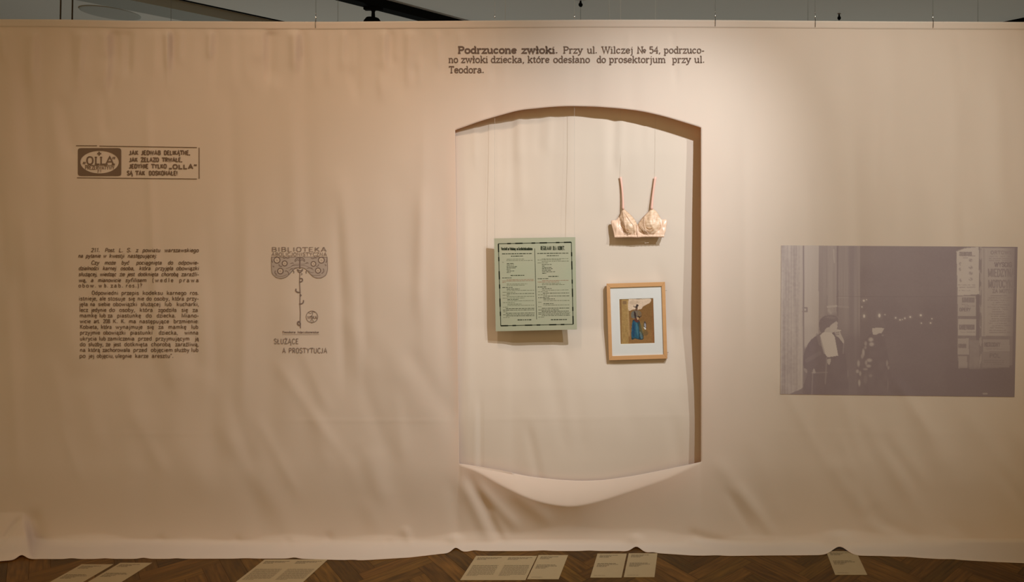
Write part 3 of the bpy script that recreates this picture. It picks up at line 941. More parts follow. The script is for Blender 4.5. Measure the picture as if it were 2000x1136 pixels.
def picture(name, quad, nx, ny, fn, surf, off, mat, parent):
    """a flat print: quad = 4 picture positions (tl, tr, br, bl), fn(u, v) -> rgb"""
    s, t = np.meshgrid(np.linspace(0, 1, nx), np.linspace(0, 1, ny))
    q_ = np.array(quad, float)
    uv = (q_[0][None, None] * ((1 - s) * (1 - t))[..., None] + q_[1][None, None] * (s * (1 - t))[..., None]
          + q_[2][None, None] * (s * t)[..., None] + q_[3][None, None] * ((1 - s) * t)[..., None])
    U, V = uv[..., 0], uv[..., 1]
    pts = P_arr(U, V, surf(U, V) + off).reshape(-1, 3)
    o = mesh(name, pts.tolist(), grid_faces(ny, nx), mat, parent, True)
    rgb = fn(U, V).reshape(-1, 3)
    at = o.data.color_attributes.new('picture', 'FLOAT_COLOR', 'POINT')
    at.data.foreach_set('color', np.concatenate([np.clip(rgb, 0, 1), np.ones((len(rgb), 1))], 1).astype(np.float32).ravel())
    return o


nrs = np.random.RandomState(3)


def vnoise(X, Y, sx, sy, seed):
    """smooth value noise"""
    r = np.random.RandomState(seed).rand(64, 64)
    x, y = X / sx, Y / sy
    xi, yi = np.floor(x).astype(int), np.floor(y).astype(int)
    fx, fy = smooth(x - xi), smooth(y - yi)
    g = lambda a, b: r[a % 64, b % 64]
    return (g(yi, xi) * (1 - fx) + g(yi, xi + 1) * fx) * (1 - fy) + (g(yi + 1, xi) * (1 - fx) + g(yi + 1, xi + 1) * fx) * fy


def night_photo(U, V):
    X, Y = (U - 1510) * 3.551, (V - 470) * 3.551
    lay = lambda g, m_, val: g * (1 - m_) + val * m_
    n1 = vnoise(X, Y, 14, 14, 1)
    g = 0.10 + 0.05 * vnoise(X, Y, 160, 120, 2) + 0.02 * n1 - 0.03 * smooth((Y - 450) / 500)
    g = g + 0.05 * smooth((620 - Y) / 600) * smooth((1300 - X) / 500)
    # facade on the left
    st = vnoise(X, Y, 9, 300, 4)
    st2 = vnoise(X, Y, 22, 500, 5)
    g = lay(g, smooth((605 - X) / 12), 0.27 + 0.10 * (st2 - 0.5) - 0.16 * smooth((Y - 520) / 260))
    g = lay(g, ((X > 530) & (X < 560)).astype(float) * 0.5, 0.16)
    g = lay(g, seg(X, Y, (448, 30), (448, 520), 5), 0.15)
    g = lay(g, seg(X, Y, (597, 30), (597, 700), 5), 0.34 - 0.15 * smooth((Y - 500) / 200))
    g = lay(g, ((X > 375) & (X < 440)).astype(float) * smooth((520 - Y) / 30), 0.40 + 0.1 * (st - .5))
    g = lay(g, ((X > 452) & (X < 520)).astype(float) * smooth((470 - Y) / 30) * 0.8, 0.33 + 0.1 * (st - .5))
    g = lay(g, seg(X, Y, (378, 458), (438, 452), 7), 0.58)
    g = lay(g, seg(X, Y, (385, 480), (400, 500), 8), 0.50)
    g = lay(g, seg(X, Y, (455, 392), (520, 390), 5) * 0.7, 0.44)
    g = lay(g, seg(X, Y, (455, 455), (520, 460), 6) * 0.7, 0.42)
    g = lay(g, seg(X, Y, (420, 60), (424, 150), 4) * 0.7, 0.62)
    g = lay(g, ((X > 318) & (X < 372)).astype(float), 0.33 + 0.08 * (st - .5))
    g = lay(g, ((X > 214) & (X < 316)).astype(float) * smooth((760 - Y) / 40), 0.66 + 0.03 * (st - .5))
    g = lay(g, smooth((212 - X) / 8), 0.55 + 0.26 * (st - 0.5) + 0.10 * (n1 - .5) - 0.18 * smooth((Y - 620) / 300) * st2)
    g = lay(g, ((X > 188) & (X < 206)).astype(float), 0.62 + 0.06 * (st - .5))
    g = lay(g, seg(X, Y, (211, 30), (211, 1060), 5), 0.22)
    g = lay(g, seg(X, Y, (208, 465), (234, 465), 5), 0.25)
    g = lay(g, seg(X, Y, (234, 465), (234, 490), 5), 0.25)
    g = lay(g, seg(X, Y, (206, 490), (234, 490), 5), 0.25)
    g = lay(g, ((X > 216) & (X < 320)).astype(float) * smooth((Y - 560) / 60) * 0.25, 0.4)
    g = lay(g, poly(X, Y, '90,1085 140,1050 190,1030 230,1000 260,1085'), 0.16)
    g = lay(g, smooth((X - 490) / 20) * smooth((615 - X) / 20) * smooth((Y - 640) / 60), 0.13 + 0.05 * (st2 - 0.5))
    # distant lights
    for x, y, r in ((629, 415, 7), (616, 458, 4), (631, 522, 7), (737, 518, 8), (776, 512, 3), (850, 534, 5), (880, 548, 5), (896, 546, 3), (914, 537, 5),
                    (951, 528, 6), (1024, 516, 7), (1028, 571, 4), (1092, 570, 5), (1101, 540, 4), (648, 408, 3)):
        ry = r * (1.6 if x in (737, 631) else 1.0)
        g = lay(g, blob(X, Y, x, y, r * 2.4, ry * 2.2, 0.9) * 0.25, 0.6)
        g = lay(g, blob(X, Y, x, y, r, ry, 0.4), 0.95)
    # figure with a cigarette, pale scarf
    coat = poly(X, Y, '330,640 280,672 245,710 215,780 208,830 215,885 240,905 218,1085 500,1085 512,900 492,740 470,650 440,610 380,620')
    g = lay(g, coat, 0.055 + 0.04 * vnoise(X, Y, 30, 50, 8))
    g = lay(g, poly(X, Y, '328,630 320,590 325,550 350,525 390,516 430,520 450,540 448,560 420,580 395,600 385,630 350,650'), 0.09 + 0.05 * vnoise(X, Y, 20, 8, 9))
    g = lay(g, poly(X, Y, '360,530 400,522 440,536 400,540'), 0.20)
    g = lay(g, poly(X, Y, '395,590 420,570 440,560 446,590 442,610 425,632 395,636 380,625'), 0.66)
    g = lay(g, poly(X, Y, '440,560 448,572 441,585 430,575'), 0.60)
    g = lay(g, poly(X, Y, '365,610 392,600 400,640 385,665 350,655'), 0.62)
    g = lay(g, poly(X, Y, '325,655 352,632 405,636 430,668 452,796 378,808 352,775 335,720', False), 0.80)
    g = lay(g, seg(X, Y, (322, 660), (355, 780), 6) * 0.6, 0.30)
    g = lay(g, seg(X, Y, (432, 668), (454, 790), 4), 0.10)
    g = lay(g, poly(X, Y, '428,622 445,612 462,622 470,645 490,690 488,712 470,690 452,668 432,655'), 0.60)
    g = lay(g, seg(X, Y, (432, 640), (456, 634), 3), 0.25)
    g = lay(g, seg(X, Y, (432, 652), (456, 648), 3), 0.25)
    g = lay(g, seg(X, Y, (436, 618), (470, 622), 3), 0.78)
    g = lay(g, poly(X, Y, '376,822 400,818 396,850 386,860 376,845'), 0.55)
    g = lay(g, seg(X, Y, (270, 915), (375, 912), 5) * 0.5, 0.35)
    g = lay(g, poly(X, Y, '272,918 282,885 296,915'), 0.45)
    g = lay(g, seg(X, Y, (275, 920), (268, 1070), 4) * 0.6, 0.34)
    g = lay(g, seg(X, Y, (372, 810), (362, 990), 5) * 0.6, 0.32)
    g = lay(g, seg(X, Y, (235, 830), (320, 780), 14) * 0.5, 0.22)
    g = lay(g, seg(X, Y, (305, 650), (325, 720), 8) * 0.6, 0.26)
    g = lay(g, seg(X, Y, (488, 715), (486, 780), 4) * 0.6, 0.36)
    g = lay(g, poly(X, Y, '212,885 232,890 235,915 222,910'), 0.36)
    # second figure, hat and plaid fur
    fig = poly(X, Y, '690,640 650,670 615,740 590,820 575,900 590,950 600,1085 800,1085 808,880 790,760 775,690 768,650')
    g = lay(g, fig, 0.07 + 0.05 * vnoise(X, Y, 34, 34, 12))
    g = lay(g, poly(X, Y, '684,600 690,570 720,545 760,550 776,580 772,605 730,608'), 0.13)
    g = lay(g, poly(X, Y, '688,606 730,602 772,606 762,625 752,640 735,640 715,652 694,652 688,630', False), 0.66)
    for x, y, a, b, val in ((678, 685, 16, 14, .55), (683, 717, 16, 13, .55), (642, 712, 9, 16, .40), (626, 775, 9, 26, .50), (618, 800, 8, 16, .42), (668, 828, 18, 12, .5),
                            (645, 845, 8, 16, .42), (662, 868, 16, 10, .46), (592, 850, 9, 22, .48), (585, 905, 10, 13, .45), (604, 920, 8, 16, .42), (598, 985, 8, 22, .50),
                            (640, 890, 16, 8, .34), (676, 935, 12, 10, .28), (790, 850, 7, 22, .36), (800, 880, 7, 12, .34), (640, 740, 8, 10, .34), (760, 655, 8, 6, .3),
                            (796, 1000, 4, 40, .2), (640, 960, 14, 30, .18)):
        g = lay(g, blob(X, Y, x, y, a, b, 0.5), val)
    g = lay(g, seg(X, Y, (518, 900), (518, 940), 5) * 0.6, 0.26)
    g = lay(g, seg(X, Y, (440, 386), (1270, 388), 4) * 0.35, 0.06)
    # advertising column on the right
    body = poly(X, Y, '1270,66 1330,45 1440,36 1560,42 1690,70 1680,300 1672,600 1668,860 1560,880 1440,890 1350,882 1280,830', False)
    g = lay(g, body, 0.20 + 0.05 * vnoise(X, Y, 30, 60, 20))
    g = lay(g, poly(X, Y, '1272,74 1330,52 1426,42 1428,370 1280,380', False), 0.70)
    g = lay(g, ((X > 1280) & (X < 1406) & (Y > 384) & (Y < 522)).astype(float), 0.52)
    g = lay(g, ((X > 1282) & (X < 1408) & (Y > 543) & (Y < 656)).astype(float), 0.58)
    g = lay(g, ((X > 1280) & (X < 1358) & (Y > 676) & (Y < 788)).astype(float), 0.48)
    g = lay(g, ((X > 1284) & (X < 1346) & (Y > 800) & (Y < 884)).astype(float), 0.42)
    g = lay(g, ((X > 1362) & (X < 1440) & (Y > 690) & (Y < 890)).astype(float), 0.28 + .06 * n1)
    edge = smooth((1690 - X) / 120)
    g = lay(g, ((X > 1446) & (X < 1686) & (Y > 50) & (Y < 660)).astype(float), 0.24 + 0.26 * edge)
    g = lay(g, seg(X, Y, (1478, 60), (1478, 650), 4) * .5, 0.55)
    g = lay(g, seg(X, Y, (1462, 60), (1462, 650), 6) * .5, 0.32)
    g = lay(g, ((X > 1456) & (X < 1640) & (Y > 684) & (Y < 768)).astype(float), 0.40)
    g = lay(g, ((X > 1450) & (X < 1640) & (Y > 770) & (Y < 880)).astype(float), 0.30)
    g = lay(g, ((X > 1430) & (X < 1446) & (Y > 40) & (Y < 890)).astype(float), 0.22 + 0.2 * (vnoise(X, Y, 10, 30, 30) > .6))
    g = lay(g, ((X > 1408) & (X < 1432) & (Y > 372) & (Y < 690)).astype(float), 0.13)
    g = lay(g, seg(X, Y, (1690, 40), (1672, 880), 14), 0.10)
    drk = lambda wd, a, b, base, xh, wt, val: [(s, wt, val) for s in word_strokes(wd, a, b, base, xh, serif=False, gap=0.5)]
    S_ = []
    S_ += drk('OUENNOURS', 1292, 1378, 102, 2.6, 4.5, 0.25)
    S_ += drk('WYSCIG', 1535, 1655, 180, 3.3, 5, 0.14) + drk('MIEDZYNA', 1490, 1675, 247, 5.6, 6, 0.20) + drk('MOTOCYKL', 1492, 1675, 324, 5.6, 6, 0.22)
    S_ += drk('ZA MOTOR', 1522, 1665, 360, 2.6, 4.5, 0.24) + drk('FORTOWE', 1496, 1660, 92, 2.4, 4, 0.24)
    S_ += drk('KAMIENSKI', 1312, 1396, 425, 3.2, 5, 0.24) + drk('OPERY', 1292, 1370, 488, 2.4, 4.5, 0.2) + drk('KAMIETOWSKI', 1290, 1396, 614, 3.4, 5, 0.22)
    S_ += drk('KOWNI', 1284, 1340, 740, 2.6, 4.5, 0.2) + drk('NERODNY', 1466, 1575, 732, 2.8, 4.5, 0.16) + drk('POL', 1500, 1575, 808, 2.8, 4.5, 0.14)
    for s, wt, val in S_:
        for a, b in zip(s[:-1], s[1:]):
            x0, x1, y0, y1 = min(a[0], b[0]) - 8, max(a[0], b[0]) + 8, min(a[1], b[1]) - 8, max(a[1], b[1]) + 8
            mk = (X > x0) & (X < x1) & (Y > y0) & (Y < y1)
            if mk.any():
                g[mk] = lay(g[mk], seg(X[mk], Y[mk], a, b, wt * 0.62), val)
    r = random.Random(9)
    for y, x0, x1, val in ([(104, 1290, 1400, .35), (118, 1320, 1350, .4), (322, 1284, 1400, .35), (306, 1284, 1400, .4), (344, 1290, 1365, .42), (452, 1330, 1396, .35),
                            (440, 1310, 1345, .3), (632, 1290, 1400, .4), (718, 1480, 1600, .28), (750, 1480, 1600, .3)]
                           + [(110 + i * 14, 1500, 1660, .30) for i in range(3)] + [(380 + i * 16, 1490 + 14 * r.random() * 3, 1600 + 60 * r.random(), .26) for i in range(17)]
                           + [(830 + i * 14, 1460, 1600, .2) for i in range(3)]):
        m_ = seg(X, Y, (x0, y), (x1, y), 3.6) * (vnoise(X, Y, 7, 3, int(y)) > 0.34)
        g = lay(g, m_ * 0.85, val)
    for x, y in ((1370, 135), (1370, 185), (1370, 225), (1370, 265), (1298, 160), (1296, 198), (1300, 275)):
        g = lay(g, blob(X, Y, x, y, 13 if x > 1340 else 8, 11, 0.5) * (vnoise(X, Y, 5, 5, x + y) > .35), 0.32)
    g = lay(g, smooth((X - 1170) / 60) * smooth((Y - 860) / 40) * 0.6, 0.07)
    g = lay(g, seg(X, Y, (1458, 1060), (1482, 1060), 6), 0.42)
    g = lay(g, smooth((Y - 1060) / 14) * 0.35 * smooth((300 - X) / 60), 0.2)
    g = np.clip(g + 0.03 * (nrs.rand(*g.shape) - 0.5), 0, 1)
    lo = np.array([0.235, 0.172, 0.182])
    hi = np.array([0.66, 0.55, 0.49])
    return lo + (hi - lo) * (g ** 1.12)[..., None]


photo = picture('printed_photograph', [(1526, 479), (1987.5, 482), (1981.5, 775), (1524, 769.5)], 470, 300, night_photo, YF, -0.0022, PRINT, curtain)
tag(photo, 'large violet-grey night photograph of two people by an advertising column, printed on the cloth')

# ------------------------------------------------------------------ green poster hanging in the opening
PY = float(YB(1045.0, 555.0)) - 0.080
pflat = lambda u, v: np.full_like(np.asarray(u, float), PY)
pc = P(1045.5, 554.5, PY)
poster = empty('notice_poster', (pc[0], PY, P(0, 645, PY)[2]),
               'pale green two-column printed notice with black border, hanging left inside the arch', 'poster')
quad = [(965, 465.3), (1123.6, 462.8), (1126.8, 643.2), (968.2, 646.6)]
b = MB()
b.hexa([P(u, v, PY) for u, v in quad], [P(u, v, PY + 0.004) for u, v in quad])
b.build('printed_sheet', PAPER_GREEN, poster)
k = 4.735
hu = lambda x: 940 + x / k
hv = lambda y: 450 + y / k
ink = Ink(pflat, -0.0006)
grey = Ink(pflat, -0.0006)
red = Ink(pflat, -0.0008)
frame_pts = [(158, 122), (833, 108), (850, 866), (180, 880)]
for i in range(4):
    a, b_ = frame_pts[i], frame_pts[(i + 1) % 4]
    ink.line((hu(a[0]), hv(a[1])), (hu(b_[0]), hv(b_[1])), 1.3, 4)
    for j in range(9):
        t0, t1 = j / 9 + 0.01, j / 9 + 0.01 + 0.05 * ((j * 7) % 3)
        p0 = (hu(a[0] + (b_[0] - a[0]) * t0), hv(a[1] + (b_[1] - a[1]) * t0))
        p1 = (hu(a[0] + (b_[0] - a[0]) * t1), hv(a[1] + (b_[1] - a[1]) * t1))
        if t1 > t0:
            ink.line(p0, p1, 2.3)
ink.words([('Vorschrift', hu(184), hu(242)), ('zur', hu(247), hu(260)), ('Verh\u00fctung', hu(264), hu(318)), ('von', hu(323), hu(340)),
           ('Geschlechtskrankheiten', hu(344), hu(474))], hv(180), 0.56, 0.85, serif=True, gap=0.1)
ink.words([('REGULAMIN', hu(549), hu(650)), ('DLA', hu(662), hu(695)), ('KOBIET.', hu(707), hu(770))], hv(179), 0.80, 0.95, serif=False, gap=0.8)
ink.line((hu(494), hv(166)), (hu(512), hv(820)), 0.9, 4)


def dashes(I, x0, x1, y, wt, seed, slope=-0.012):
    r = random.Random(seed)
    x = x0
    while x < x1 - 4:
        n = min(r.uniform(9, 34), x1 - x)
        I.line((hu(x), hv(y + slope * (x - x0))), (hu(x + n), hv(y + slope * (x + n - x0))), wt * r.uniform(0.8, 1.1))
        x += n + r.uniform(3.5, 6)


LINES = [(192, 475, 216, 1.3, 0), (276, 392, 237, 1.3, 0), (235, 395, 265, .7, 1), (232, 475, 278, .7, 1), (193, 215, 293, .7, 1),
         (236, 305, 305, .9, 0), (236, 300, 319, .8, 0), (234, 330, 334, .9, 0), (236, 318, 346, .9, 0), (234, 270, 360, .9, 0), (238, 305, 374, .9, 0), (235, 270, 388, .8, 0),
         (272, 398, 415, 1.3, 0), (194, 285, 438, 1.0, 0), (235, 490, 455, .8, 2), (195, 490, 466, .8, 2), (195, 225, 480, .7, 2),
         (236, 425, 494, .7, 1), (236, 400, 506, .7, 1), (195, 290, 526, 1.0, 0), (236, 355, 541, .8, 0), (236, 490, 553, .7, 1), (197, 315, 570, .7, 1),
         (236, 490, 584, .8, 0), (197, 260, 597, .7, 1), (236, 490, 610, .8, 1), (197, 400, 625, .7, 1), (242, 342, 638, .9, 0), (242, 490, 650, .7, 1),
         (200, 310, 666, .7, 1), (242, 372, 680, .8, 1), (242, 490, 692, .7, 1), (200, 250, 708, .7, 1), (228, 490, 722, .9, 0), (200, 490, 736, .8, 0),
         (202, 240, 750, .8, 1), (228, 492, 764, .8, 0), (202, 490, 778, .8, 0), (230, 492, 790, .8, 0), (204, 265, 804, .7, 1), (336, 465, 826, 1.6, 0),
         (518, 805, 212, 1.3, 0), (606, 715, 233, 1.3, 0), (560, 805, 262, .8, 1), (520, 735, 272, .8, 1), (560, 808, 285, .8, 1), (520, 620, 299, .7, 1),
         (560, 650, 314, .9, 0), (562, 588, 328, 1, 0), (562, 655, 342, .9, 0), (562, 660, 353, .9, 0), (562, 645, 367, .9, 0), (562, 690, 381, .9, 0), (564, 600, 395, .9, 0),
         (620, 712, 424, 1.3, 0), (522, 620, 445, 1.0, 0), (562, 815, 462, .8, 2), (522, 720, 476, .8, 2), (562, 735, 489, .8, 1), (562, 770, 501, .8, 1),
         (522, 600, 522, 1.0, 0), (562, 650, 537, .9, 0), (562, 812, 551, .7, 1), (524, 615, 566, .7, 1), (570, 812, 579, .9, 0), (524, 615, 593, .8, 1),
         (575, 815, 606, .8, 0), (526, 630, 620, .8, 0), (575, 680, 633, .9, 0), (575, 815, 648, .8, 1), (526, 560, 662, .7, 1), (575, 675, 676, .9, 0), (575, 815, 689, .8, 1),
         (526, 555, 704, .7, 1), (560, 816, 719, .9, 0), (528, 720, 734, .8, 0), (560, 818, 746, .9, 0), (528, 820, 760, .8, 0), (528, 820, 773, .8, 0), (560, 820, 786, .8, 0),
         (528, 590, 800, .8, 1), (644, 792, 824, 1.6, 0)]
for i, (x0, x1, y, wt, c) in enumerate(LINES):
    dashes((ink, grey, red)[c], x0, x1, y, wt * (0.95 if c else 1.05), i)
ink.build('printed_text', INK_BLACK, poster)
grey.build('small_print', INK_GREY, poster)
red.build('red_print', INK_RED, poster)

# ------------------------------------------------------------------ framed picture
FB = float(min(YB(u, v) for u in (1188, 1244, 1300) for v in (555, 625, 700))) - 0.004
FYF = FB - 0.020
ang = math.radians(1.75)
fc = (1244.0, 626.8)


def fpix(a, b_):
    """position in the frame's own axes (px right, px down from its centre)"""
    return (fc[0] + a * math.cos(ang) + b_ * math.sin(ang), fc[1] - a * math.sin(ang) + b_ * math.cos(ang))


frame = empty('picture_frame', P(1246, 702, FB),
              'pale wooden frame with white mount around a small painting of a lady in blue skirt', 'picture frame')
OW, OH, IW, IH, AW, AH = 57.2, 75.0, 50.2, 66.6, 34.0, 44.6


def ringbox(b, o_, i_, y0, y1):
    oc = [(-o_[0], -o_[1]), (o_[0], -o_[1]), (o_[0], o_[1]), (-o_[0], o_[1])]
    ic = [(-i_[0], -i_[1]), (i_[0], -i_[1]), (i_[0], i_[1]), (-i_[0], i_[1])]
    for j in range(4):
        n = (j + 1) % 4
        q_ = [fpix(*oc[j]), fpix(*oc[n]), fpix(*ic[n]), fpix(*ic[j])]
        b.hexa([P(u, v, y0) for u, v in q_], [P(u, v, y1) for u, v in q_])


b = MB()
ringbox(b, (OW, OH), (IW, IH), FYF, FB)
o = b.build('frame_moulding', WOOD_PALE, frame)
bv = o.modifiers.new('soft_edges', 'BEVEL')
bv.width = 0.0012
bv.segments = 2
b = MB()
ringbox(b, (IW + 0.5, IH + 0.5), (AW, AH), FYF + 0.006, FYF + 0.008)
b.build('mount_board', MAT_WHITE, frame)
b = MB()
ringbox(b, (AW + 0.05, AH + 0.05), (AW - 0.8, AH - 0.8), FYF + 0.0066, FYF + 0.0082)
b.build('mount_bevel', MAT_CORE, frame)


def lady(U, V):
    X, Y = (U - 1200) * 10.32, (V - 570) * 10.32
    c = np.zeros(U.shape + (3,))
    sr = lambda r, g_, b_: ((np.array([r, g_, b_]) / 255.0) ** 2.2)

    def lay(m_, col):
        c[...] = c * (1 - m_[..., None]) + np.asarray(col) * m_[..., None]
    n1 = vnoise(X, Y, 40, 60, 41)
    c[...] = sr(128, 88, 40)
    lay(smooth((Y - 500) / 500) * 0.6, sr(150, 105, 52))
    lay(smooth((X - 730) / 60) * 0.6, sr(140, 85, 38))
    lay(smooth((290 - X) / 10), sr(160, 124, 66))
    lay(smooth((290 - X) / 10) * (n1 > 0.5) * 0.3, sr(140, 104, 50))
    lay(smooth((150 - X) / 8), sr(135, 96, 50))
    lay(seg(X, Y, (268, 180), (300, 880), 16) * 0.5, sr(186, 148, 92))
    lay(((X > 165) & (X < 245) & (Y > 180) & (Y < 250)).astype(float) * 0.8, sr(125, 92, 60))
    lay(poly(X, Y, '285,160 340,130 480,145 620,130 735,140 720,210 650,250 580,290 540,340 460,355 380,350 285,370'), sr(206, 176, 148))
    lay(poly(X, Y, '300,200 380,170 520,190 460,230 340,260') * 0.4, sr(170, 140, 112))
    lay(poly(X, Y, '340,940 360,600 400,560 490,560 540,700 590,930 520,960 420,940'), sr(40, 62, 70))
    lay(poly(X, Y, '345,900 355,660 375,600 440,590 485,680 500,800 490,930 420,920'), sr(34, 84, 106))
    lay(poly(X, Y, '365,860 372,640 400,610 410,760 400,900'), sr(28, 66, 96))
    lay(poly(X, Y, '430,640 460,640 480,800 470,900 445,800'), sr(58, 104, 120))
    lay(poly(X, Y, '490,620 510,640 560,820 585,940 520,920 500,780'), sr(62, 66, 54))
    lay(poly(X, Y, '510,800 540,820 575,930 530,930'), sr(80, 104, 112))
    lay(poly(X, Y, '335,480 345,410 385,375 450,370 510,385 545,440 535,500 490,520 430,545 390,530 350,520'), sr(112, 96, 78))
    lay(poly(X, Y, '340,490 345,420 380,400 410,440 410,520 360,515'), sr(104, 98, 88))
    lay(poly(X, Y, '395,390 425,410 440,480 430,540 405,500'), sr(58, 40, 36))
    lay(poly(X, Y, '470,480 520,470 550,480 510,520 480,530'), sr(60, 44, 38))
    lay(poly(X, Y, '470,395 500,390 540,470 490,490'), sr(122, 96, 66))
    lay(poly(X, Y, '400,570 420,530 470,540 490,600 440,610'), sr(96, 52, 40))
    lay(poly(X, Y, '455,520 480,505 490,540 465,560'), sr(180, 140, 96))
    lay(poly(X, Y, '420,370 425,330 440,310 470,320 465,355 450,380'), sr(104, 72, 52))
    lay(poly(X, Y, '400,310 430,290 440,255 470,250 490,275 470,295 470,325 440,318'), sr(66, 52, 48))
    lay(seg(X, Y, (385, 290), (430, 300), 9) * 0.7, sr(70, 58, 52))
    lay(poly(X, Y, '590,640 600,600 620,590 640,640 640,720 620,760 595,720'), sr(74, 66, 62))
    lay(poly(X, Y, '605,640 625,630 635,700 615,720'), sr(150, 146, 160))
    lay(poly(X, Y, '588,712 615,715 640,745 620,755'), sr(226, 220, 214))
    lay(poly(X, Y, '585,780 640,770 690,830 640,880 585,870') * 0.6, sr(98, 80, 48))
    lay(blob(X, Y, 560, 720, 50, 120, 0.6) * 0.4, sr(126, 112, 58))
    c[...] = c * 0.85 + 0.15 * c.mean(-1, keepdims=True)
    c *= (0.88 + 0.24 * vnoise(X, Y, 18, 18, 44))[..., None]
    return c


fl = lambda u, v: np.full_like(np.asarray(u, float), FYF + 0.0084)
picture('painting', [fpix(-AW, -AH), fpix(AW, -AH), fpix(AW, AH), fpix(-AW, AH)], 92, 118, lady, fl, 0.0, PAINT, frame)
b = MB()
q_ = [fpix(-IW - 1, -IH - 1), fpix(IW + 1, -IH - 1), fpix(IW + 1, IH + 1), fpix(-IW - 1, IH + 1)]
b.hexa([P(u, v, FYF + 0.0100) for u, v in q_], [P(u, v, FB - 0.002) for u, v in q_])
b.build('backing_panel', CARD, frame)
for dv in (-58.0, 63.0):
    u, v = fpix(OW + 1.5, dv)
    b = MB()
    b.tube([P(u - 1.6, v, FYF + 0.006), P(u + 0.6, v, FYF + 0.006), P(u + 0.8, v, FB + 0.004)], 0.0012, 8)
    b.build('mounting_pin', STEEL, frame, True)

# ------------------------------------------------------------------ brassiere
SATIN = noise_mat('peach_satin', (0.80, 0.56, 0.42), (0.70, 0.46, 0.32), 26, 0.36, 4, 0.25, (1, 1, 1.4), 0.5)
SATIN_CUP = noise_mat('gold_peach_satin', (0.86, 0.64, 0.47), (0.40, 0.21, 0.09), 48, 0.45, 5, 0.45, (1, 1, 2.2), 0.5)
STITCH = base_mat('tan_quilting', (0.50, 0.26, 0.11), 0.6, 0, 0.3)
RIBBON = base_mat('pink_ribbon', (0.74, 0.43, 0.34), 0.5, 0, 0.4)
YBR = float(YB(1245.0, 420.0))
bra = empty('brassiere', P(1247, 462, YBR - 0.03), 'peach satin bra with thin pink straps, hanging at upper right inside the arch', 'bra')


def bra_base(v):
    return YBR - 0.012 - 0.030 * np.clip((np.asarray(v, float) - 400) / 62.0, -1.2, 1.1)


def patch(name, outline, centre, rise, mat, rings=9, wrinkle=0.0, seed=0, power=2.0, cur=True):
    """a swelling piece of cloth inside an outline (picture positions)"""
    pts = [tuple(float(t) for t in p.split(',')) for p in outline.split()]
    if cur:
        pts = catmull(pts + [pts[0]], 5)[:-1]
    vs, fs = [], []
    n = len(pts)
    for r in range(rings):
        k_ = 1 - r / rings
        for (u, v) in pts:
            uu, vv = centre[0] + (u - centre[0]) * k_, centre[1] + (v - centre[1]) * k_
            h = rise * (1 - k_ ** power)
            w_ = wrinkle * (float(vnoise(np.array([uu * 1.0]), np.array([vv * 1.0]), 4.0, 6.0, seed)[0]) - 0.5) * min(1, (1 - k_) * 4 + 0.25)
            vs.append(P(uu, vv, float(bra_base(vv)) - h + w_))
    vs.append(P(centre[0], centre[1], float(bra_base(centre[1])) - rise))
    for r in range(rings - 1):
        for i in range(n):
            a, b_ = r * n + i, r * n + (i + 1) % n
            fs.append((a, b_, b_ + n, a + n))
    for i in range(n):
        fs.append(((rings - 1) * n + i, (rings - 1) * n + (i + 1) % n, rings * n))
    o = mesh(name, vs, fs, mat, bra, True)
    md = o.modifiers.new('cloth_thickness', 'SOLIDIFY')
    md.thickness = 0.0012
    return o


patch('cup', '1217,407.5 1224,413 1233,421 1241,431 1245,442 1244,453 1238,459 1226,459.5 1218,452 1212,440 1209,426 1212,417', (1226, 438), 0.026, SATIN_CUP, 10, 0.006, 61, 1.7)
patch('cup', '1273,407.5 1281,412 1288,422 1291,430 1290,443 1284,454 1274,458 1258,458.5 1247,453 1245,441 1252,429 1260,420 1267,413', (1269, 438), 0.027, SATIN_CUP, 10, 0.007, 62, 1.7)
patch('wing', '1193.5,432 1203,429.5 1210,424 1213,440 1219,453 1227,460 1222,463.5 1202,464 1198,452', (1208, 446), 0.006, SATIN, 7, 0.007, 63)
patch('wing', '1288,424 1292,428.5 1302,429.5 1301,444 1296,461 1284,462 1275,459 1285,452 1290,442', (1293, 445), 0.006, SATIN, 7, 0.007, 64)
patch('centre_panel', '1234,446 1245,440 1256,446 1258,462 1245,464 1232,463', (1245, 453), 0.004, SATIN, 5, 0.003, 65)
# band under the cups
vs, fs = [], []
for i in range(41):
    t = i / 40
    u = 1200 + t * 97
    sag = 1.2 * math.sin(math.pi * t) - 1.5 * math.exp(-((u - 1244) / 9) ** 2)
    for dv, dy in ((-4.0, 0.0), (-2.0, -0.0025), (0.2, -0.0005), (1.6, 0.002)):
        v = 463.0 - 1.2 * t - sag * 0.6 + dv
        vs.append(P(u, v, float(bra_base(v)) - 0.004 - 0.004 * math.sin(math.pi * t) + dy + 0.0012 * math.sin(u * 1.7)))
for i in range(40):
    for j in range(3):
        a = i * 4 + j
        fs.append((a, a + 1, a + 5, a + 4))
o = mesh('under_band', vs, fs, SATIN, bra, True)
md = o.modifiers.new('cloth_thickness', 'SOLIDIFY')
md.thickness = 0.0014
for seed, lst in ((73, ['~1262,436 1269,438 1277,435', '~1261,443 1269,446 1279,442', '~1263,450 1269,452 1277,448', '~1215,440 1222,447 1231,449', '~1219,447 1226,453 1234,454']), (71, ['~1260,421 1258,436 1262,450 1268,457', '~1250,437 1256,446 1266,455']), (72, ['~1222,417 1229,428 1238,440 1243,456', '~1217,410 1219,430 1222,445 1228,458'])):
    b = MB()
    for s in lst:
        for p in parse(s, 6):
            b.tube([P(u, v, float(bra_base(v)) - 0.017 - 0.008 * math.sin(math.pi * i / (len(p) - 1))) for i, (u, v) in enumerate(p)], 0.0011, 6)
    b.build('cup_seam', SATIN if seed < 73 else STITCH, bra, True)
b = MB()
